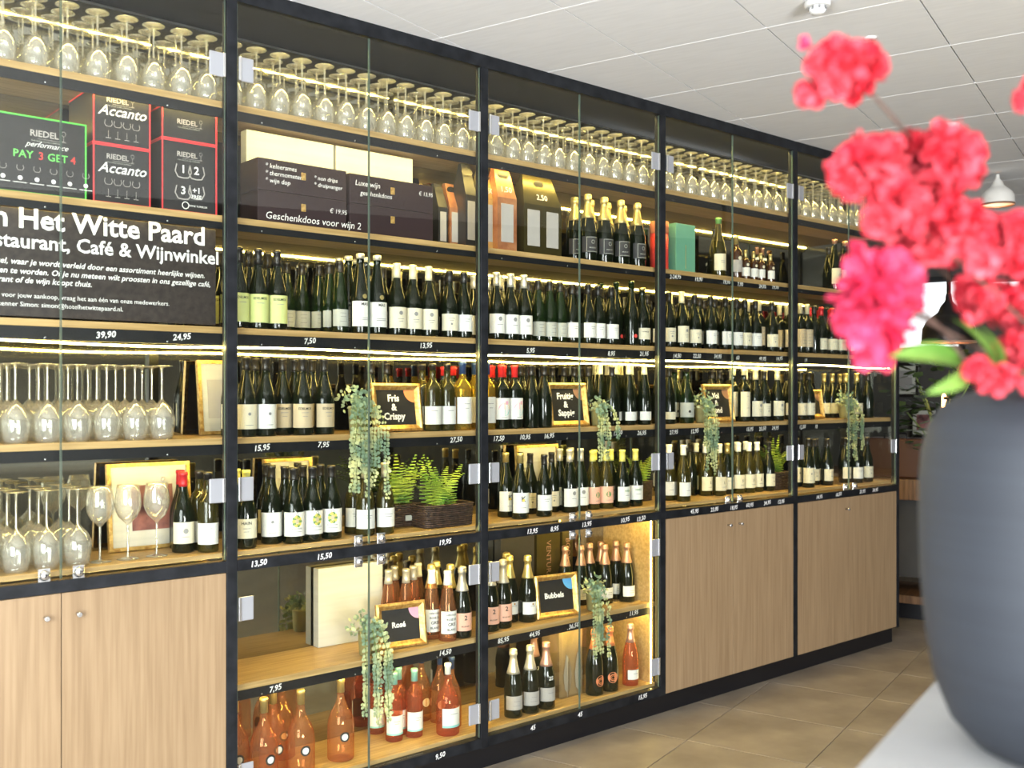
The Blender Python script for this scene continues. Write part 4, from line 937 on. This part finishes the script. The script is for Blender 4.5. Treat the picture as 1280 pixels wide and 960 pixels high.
# ------------------------------------------------------------------ foreground: table, vase, flowers
def cpt(px, py, dist):                               # a point at a given distance in front of the viewpoint
    u = (px-640)/FP; return (EYE[0]+dist*(.7593*u+.6508), EYE[1]+dist*(.7593-.6508*u), EYE[2]-(py-HOR)/FP*dist)
ZT = 1.23
def tpt(px, py): 
    t_ = FP*(1.7-ZT)/(py-HOR); return cpt(px, py, t_)
pA = tpt(1070, 960); pB = tpt(1165, 855)
ang = math.atan2(pB[1]-pA[1], pB[0]-pA[0])
t = thing('bar_table', 'high white stone topped table in the foreground under the vase', 'table', (pA[0], pA[1], 0), (0, 0, ang))
put('tabletop', box(-.6, 1.3, -.95, 0, ZT-.04, ZT), 'table', t, bev=.003)
for x, y in ((-.5, -.85), (1.2, -.85), (-.5, -.1), (1.2, -.1)): put('leg', box(x-.03, x+.03, y-.03, y+.03, 0, ZT-.04), 'steel', t, bev=.002)
VD = 1.33; VX, VY, _ = cpt(1361, 600, VD)
t = thing('vase', 'large matte slate-blue barrel vase on the white table', 'vase', (VX, VY, ZT+.0005))
vp = [(.125, 0), (.142, .006), (.168, .035), (.188, .085), (.199, .15), (.205, .22), (.207, .29), (.207, .35), (.204, .39), (.196, .425), (.180, .450), (.155, .466), (.125, .473), (.110, .476), (.106, .482), (.104, .486), (.098, .486), (.094, .47), (.06, .45), (.0, .44)]
put('vase_body', MB().lathe(vp, 72), 'vase', t)
def petal(mb, c, d, L, wd, cup, rnd):
    from mathutils import Vector
    d = Vector(d).normalized(); up = Vector((rnd.uniform(-1, 1), rnd.uniform(-1, 1), rnd.uniform(-1, 1))); s = d.cross(up).normalized(); n_ = s.cross(d)
    V = []; ru = 5; rv = 5
    for i in range(ru):
        q = i/(ru-1); wq = wd*(.25+.95*sin(pi*min(1, q*.62+.08)))
        for j in range(rv):
            e = j/(rv-1)*2-1; rip = .12*L*sin(e*5+i)*q
            V.append(Vector(c)+d*(L*q*(1-.22*abs(e)**2*q))+s*(wq*e)+n_*(cup*L*(q*q*.9+e*e*.35)+rip))
    F = [(i*rv+j, i*rv+j+1, (i+1)*rv+j+1, (i+1)*rv+j) for i in range(ru-1) for j in range(rv-1)]
    mb.add(V, F, True)
def bloom(px, py, dist, rpx, root, label, kind='petal', stemto=(1300, 500), npet=60, dahlia=False, subs=7, sd=1, leafs=(), stem=True):
    rnd = random.Random(sd); R = rpx/FP*dist; C0 = cpt(px, py, dist)
    r = thing('cut_flower', label, 'flower', (C0[0], C0[1], C0[2]), group='coral flowers in the slate-blue vase')
    if dahlia:
        mb = MB()
        for i in range(npet*3):
            a = rnd.uniform(0, 2*pi); e = math.asin(rnd.uniform(-1, 1)); d = (cos(a)*cos(e), sin(a)*cos(e), sin(e)*1.25)
            s_ = rnd.uniform(.0, .55); petal(mb, (d[0]*R*s_, d[1]*R*s_, d[2]*R*s_*1.5-R*.15), (d[0]+rnd.uniform(-.3, .3), d[1]+rnd.uniform(-.3, .3), d[2]+rnd.uniform(-.3, .3)-.35), R*rnd.uniform(.42, .66), R*rnd.uniform(.14, .22), rnd.uniform(-.3, .5), rnd)
        put('petals', mb, kind, r)
    else:
        for k in range(int(subs*1.7)):
            a = rnd.uniform(0, 2*pi); e = math.asin(rnd.uniform(-.9, .95)); q = .60
            c = (R*q*cos(a)*cos(e), R*q*sin(a)*cos(e), R*q*sin(e))
            mb = MB(); rr = R*rnd.uniform(.36, .52)
            for i in range(npet//3):
                a2 = rnd.uniform(0, 2*pi); e2 = math.asin(rnd.uniform(-1, 1)); d = (cos(a2)*cos(e2), sin(a2)*cos(e2), sin(e2))
                petal(mb, tuple(c[j]+d[j]*rr*.1 for j in range(3)), d, rr*rnd.uniform(.8, 1.05), rr*rnd.uniform(.42, .60), rnd.uniform(-.1, .7), rnd)
            put('floret', mb, kind, r)
    if stem:
        e = (VX+rnd.uniform(-.04, .04), VY+rnd.uniform(-.04, .04), ZT+.46)
        V = [tuple(e[j]-C0[j] for j in range(3))]
        mid = tuple(V[0][j]*.5+(0, 0, .03)[j]+rnd.uniform(-.012, .012) for j in range(3))
        pts = []
        for i in range(9):
            q = i/8; pts.append(tuple(2*q*(1-q)*mid[j]+q*q*V[0][j] for j in range(3)))
        put('stem', MB().tube(pts, .0022, 6), 'twig', r)
    return r
bloom(1058, 82, 1.25, 50, None, 'topmost coral flower cluster against the ceiling', sd=3, subs=9)
bloom(1016, 112, 1.25, 25, None, 'small coral floret hanging left of the topmost cluster', sd=31, subs=5, stem=False)
t = thing('flower_bud', 'tiny coral bud left of the topmost flower', 'flower', cpt(1005, 53, 1.25))
mb = MB(); rnd = random.Random(5)
for i in range(12):
    a = rnd.uniform(0, 6.28); e = rnd.uniform(-1.2, 1.2); petal(mb, (0, 0, 0), (cos(a)*cos(e), sin(a)*cos(e), sin(e)), .009, .005, .3, rnd)
put('petals', mb, 'petalp', t); bb = cpt(1005, 53, 1.25); b2 = cpt(1040, 75, 1.25)
put('stem', MB().tube([(0, 0, 0), tuple(b2[i]-bb[i] for i in range(3))], .001, 5), 'twig', t)
bloom(1086, 212, 1.22, 47, None, 'coral flower cluster just below the topmost one, at left', sd=4, subs=8)
bloom(1174, 206, 1.27, 62, None, 'coral flower cluster in the upper middle of the bouquet', sd=5, subs=9)
bloom(1093, 374, 1.18, 60, None, 'large raspberry pink dahlia at the left of the bouquet', kind='petalp', dahlia=True, npet=62, sd=6)
bloom(1120, 262, 1.2, 44, None, 'coral flower cluster above the raspberry dahlia', sd=7, subs=7)
bloom(1184, 284, 1.24, 54, None, 'coral flower cluster in the centre of the bouquet', sd=8, subs=8)
bloom(1246, 300, 1.22, 50, None, 'coral flower cluster at the right edge, middle height', sd=9, subs=8)
bloom(1226, 372, 1.27, 34, None, 'red flower cluster above the vase rim', sd=10, subs=7)
bloom(1262, 380, 1.30, 42, None, 'red flower cluster at right edge above the vase', sd=11, subs=7)
bloom(1222, 470, 1.20, 24, None, 'small red flower lying on the vase shoulder', sd=12, subs=5)
bloom(1262, 476, 1.20, 24, None, 'small red flower at the vase rim, right edge', sd=13, subs=5)
bloom(1292, 118, 1.22, 28, None, 'coral flower cut off by the right edge near the top', sd=14, subs=6)
bloom(1140, 305, 1.26, 28, None, 'coral flower cluster tucked right of the raspberry dahlia', sd=21, subs=6)
bloom(1275, 430, 1.27, 34, None, 'red flower between the vase and the right edge', sd=15, subs=6)
# leafy sprig
t = thing('leaf_sprig', 'green leafy sprig hanging over the vase shoulder', 'leaves', cpt(1215, 470, 1.22))
o0 = cpt(1215, 470, 1.22)
def bigleaf(p0, p1, wd, nm='leaf', n_=(0, -.5, 1)):
    from mathutils import Vector
    a = Vector(p0)-Vector(o0); b_ = Vector(p1)-Vector(o0); d = b_-a; s = d.cross(Vector(n_)).normalized(); u = s.cross(d).normalized(); V = []; m_ = 9
    for i in range(m_):
        q = i/(m_-1); wq = wd*sin(pi*q**.8)**.8 if 0 < q < 1 else .0005
        for e in (-1, -.5, 0, .5, 1): V.append(a+d*q+s*(wq*e)+u*(.10*d.length*sin(pi*q)+abs(e)*wq*.35))
    put('leaf', MB().add(V, [(i*5+j, i*5+j+1, i*5+j+6, i*5+j+5) for i in range(m_-1) for j in range(4)], True), 'leaf', t)
R_ = (.6508, -.7593, .3)
bigleaf(cpt(1206, 456, 1.22), cpt(1112, 446, 1.17), .016, n_=R_); bigleaf(cpt(1210, 466, 1.22), cpt(1158, 492, 1.17), .010, n_=R_)
bigleaf(cpt(1245, 470, 1.24), cpt(1190, 398, 1.24), .017, n_=R_); bigleaf(cpt(1250, 470, 1.24), cpt(1222, 405, 1.22), .014, n_=R_)
e = (VX, VY, ZT+.46)
put('stem', MB().tube([(0, 0, 0), tuple((e[i]-o0[i])*.5+(0, 0, .02)[i] for i in range(3)), tuple(e[i]-o0[i] for i in range(3))], .003, 6), 'stemg', t)
t = thing('bare_twig', 'dark curved twig crossing behind the green leaves', 'twig', cpt(1140, 385, 1.25)); o1 = cpt(1140, 385, 1.25)
put('stem', MB().tube([tuple(cpt(*q)[i]-o1[i] for i in range(3)) for q in ((1130, 384, 1.25), (1160, 395, 1.25), (1185, 420, 1.25), (1205, 450, 1.25), (1240, 490, 1.28), (1320, 540, 1.33))], .0028, 6), 'twig', t)

# ------------------------------------------------------------------ ceiling fittings
for px, py, nm, r in ((1022, 2, 'white smoke detector on the ceiling at the top edge', .05), (1088, 47, 'small recessed sprinkler beside the topmost flower', .028)):
    tt = FP*(CZ-1.7)/(HOR-py); p = cpt(px, py, tt)
    t = thing('smoke_detector' if r > .04 else 'ceiling_sprinkler', nm, 'ceiling fitting', (p[0], p[1], CZ))
    if r > .04:
        put('base', MB().lathe([(r, 0), (r, -.016), (r*.9, -.022)], 28), 'white', t); put('sensor_head', MB().lathe([(r*.62, -.022), (r*.66, -.036), (r*.5, -.046), (r*.2, -.05)], 24), 'tbar', t)
        for k in range(8): put('slot', box(r*.60, r*.70, -.004, .004, -.036, -.024), 'grey', t, rot=(0, 0, k*pi/4))
    else:
        put('ring', MB().lathe([(r, 0), (r*.9, -.006), (r*.5, -.008)], 20), 'white', t); put('nozzle', MB().lathe([(r*.3, -.006), (r*.3, -.022), (r*.5, -.025)], 10), 'chrome', t)

# ------------------------------------------------------------------ the dark restaurant beyond the cabinet
def rpt(px, py, a_):                                 # point on the plane a = a_ of the room
    u = (px-640)/FP; ca = (.7593*u+.6508)*.961+(.7593-.6508*u)*.2766; d = a_/ca; return cpt(px, py, d)
def rlocal(px, py, a_):
    x, y, z = rpt(px, py, a_); dx, dy = x-EYE[0], y-EYE[1]; return (dx*.961+dy*.2766, -dx*.2766+dy*.961, z)
# bright window in the far wall
_, bL, zt = rlocal(1096, 358, 9.99); _, bR, zb = rlocal(1190, 434, 9.99)
wn = shell('window_3', box(9.94, 9.99, bR-.1, bL+.1, zb, zt), 'winlit')
fq = MB()
for bb_ in (bR-.12, bL+.08): fq.box(9.90, 9.95, bb_, bb_+.05, zb-.04, zt+.04)
for zz in (zb-.05, zt): fq.box(9.90, 9.95, bR-.12, bL+.12, zz, zz+.05)
put('window_frame', fq, 'steel', wn)
_, b1, z1 = rlocal(1262, 356, 9.99); 
wn = shell('window_4', box(9.94, 9.99, b1-1.2, b1+.3, z1-.10, z1+.02), 'winlit')
put('window_frame', box(9.92, 9.95, b1-1.25, b1+.35, z1-.14, z1-.10), 'steel', wn)
# counter / sideboard
def rthing(nm, label, cat, a, b_, z=0): x, y, _ = room(a, b_); return thing(nm, label, cat, (x, y, z), (0, 0, RA))
_, bc, _ = rlocal(1150, 615, 8.0)
zc = rlocal(1150, 600, 8.0)[2]; zc2 = rlocal(1150, 626, 8.0)[2]
t = rthing('sideboard', 'wooden topped sideboard in the dark room beyond the cabinet', 'sideboard', 8.0, bc)
put('top', box(0, .55, -1.5, 1.2, zc2, zc), 'counter', t, bev=.004); put('body', box(.12, .5, -1.45, 1.15, .30, zc2), 'wall', t)
put('base_board', box(-.05, .55, -1.5, 1.2, .13, .19), 'counter', t, bev=.003); put('plinth', box(.05, .5, -1.45, 1.15, 0, .13), 'black', t)
t = rthing('leather_case', 'brown case standing on the sideboard', 'case', 8.12, bc+.20, zc+.001)
put('case_body', box(0, .25, -.22, .22, 0, .30), 'brown', t, bev=.012); put('handle', MB().tube([(-.01, -.08, .3), (-.01, -.08, .34), (-.01, .08, .34), (-.01, .08, .3)], .008, 6), 'black', t)
t = rthing('paper_bag', 'folded kraft paper bag beside the brown case', 'bag', 8.0, bc-.16, zc+.001)
v = [(0, -.12, 0), (0, .12, 0), (.1, .12, 0), (.1, -.12, 0), (0, -.12, .14), (0, .12, .14), (.1, .12, .14), (.1, -.12, .14), (.04, -.12, .19), (.04, .12, .19)]
put('bag', MB().add(v, [(0, 1, 5, 4), (1, 2, 6, 9, 5), (2, 3, 7, 6), (3, 0, 4, 8, 7), (4, 5, 9, 8), (6, 7, 8, 9), (3, 2, 1, 0)]), 'paperbag', t); put('fold', box(-.004, .0, -.12, .12, .13, .15), 'kraft', t)
for px, py, wd, hg, nm, m_ in ((1133, 475, .17, .26, 'upper framed dark print on the far wall beside the cabinet', 'grey'), (1156, 528, .20, .22, 'lower framed print on the far wall beside the cabinet', 'photo')):
    a_, b_, z_ = rlocal(px, py, 9.98); t = rthing('wall_picture', nm, 'picture', 9.99, b_, z_)
    put('frame', MB().box(-.03, 0, -wd/2-.03, wd/2+.03, -hg/2-.03, hg/2+.03), 'lampmetal', t, bev=.003); put('mount', box(-.034, -.03, -wd/2, wd/2, -hg/2, hg/2), 'l_grey', t); put('print', box(-.037, -.034, -wd/3, wd/3, -hg/3, hg/3), m_, t)
# potted plants on the sideboard
for px, py, nm, hh, sd in ((1176, 560, 'dark leafy houseplant on the sideboard beside the vase', .8, 2),):
    a_, b_, z_ = rlocal(px, py, 8.3); t = rthing('houseplant', nm, 'plant', 8.3, b_, zc+.001); rnd = random.Random(sd)
    put('pot', MB().lathe([(.07, 0), (.10, .12), (.11, .16), (.10, .16)], 16), 'lampmetal', t)
    q = MB(); s_ = MB(); M['dkleaf'] = M.get('dkleaf') or noisy(mat('dark_leaf', (.03, .06, .02), .5), (.02, .045, .012), (.06, .10, .03), nscale=8)
    for k in range(70):
        an = rnd.uniform(0, 6.28); L = rnd.uniform(.1, hh*.45); zz = .16+rnd.uniform(.1, hh); p = (L*cos(an), L*sin(an), zz)
        if k % 5 == 0: s_.tube([(0, 0, .12), (p[0]*.5, p[1]*.5, zz*.7), p], .006, 5)
        for _k in range(3): leaf_quad(q, (p[0]+rnd.uniform(-.05, .05), p[1]+rnd.uniform(-.05, .05), zz+rnd.uniform(-.05, .05)), (cos(an), sin(an), rnd.uniform(-.6, .4)), (rnd.uniform(-.5, .5), -.3, 1), rnd.uniform(.07, .13), rnd.uniform(.018, .035))
    put('foliage', q, 'dkleaf', t, kind='stuff'); put('stem', s_, 'stemg', t)
# pendant lamps
def pendant(px, py, a_, R, label, shade='lampmetal', inn='lampin'):
    x, y, z = rpt(px, py, a_); t = thing('pendant_lamp', label, 'lamp', (x, y, z))
    pr = [(R, 0), (R*1.0, R*.18), (R*.97, R*.55), (R*.84, R*.80), (R*.6, R*1.02), (R*.40, R*1.18), (R*.30, R*1.42), (R*.14, R*1.62), (R*.10, R*1.9)]
    put('lamp_shade', MB().lathe(pr, 32, caps=False), shade, t); put('shade_lining', MB().lathe([(r*.965, zz) for r, zz in pr[:7]], 32, caps=False), inn, t)
    put('shade_rim', MB().lathe([(R*1.02, -.006), (R*1.02, .006), (R*.95, .006), (R*.95, -.006), (R*1.02, -.006)], 32, caps=False), 'c_copper', t)
    put('bulb', MB().lathe([(.01, R*.75), (.035, R*.6), (.04, R*.45), (.025, R*.33), (.005, R*.3)], 14), 'bulb', t)
    if CZ-z > R*2.2: put('cord', MB().tube([(0, 0, R*1.85), (0, 0, CZ-z)], .012, 6), 'lampmetal', t)
    if CZ-z > R*2.2: put('ceiling_rose', MB().lathe([(.06, CZ-z), (.05, CZ-z-.03)], 14), 'white', t)
pendant(1186, 428, 6.2, .145, 'dark bell pendant lamp with copper inside, seen through the bouquet')
pendant(1247, 256, 7.7, .11, 'pale ceiling lampshade behind the flowers at upper right', 'c_white', 'c_white')
t = rthing('table_lamp', 'glowing copper filament lamp beside the vase shoulder', 'lamp', 8.2, rlocal(1180, 500, 8.2)[1], zc+.001)
zl = rlocal(1180, 505, 8.2)[2]-zc
put('base', MB().lathe([(.07, 0), (.07, .02), (.012, .03), (.012, zl-.08), (.03, zl-.07)], 16), 'c_copper', t); put('bulb', MB().lathe([(.012, zl-.07), (.016, zl-.02), (.016, zl+.06), (.006, zl+.08)], 12), 'bulb', t)
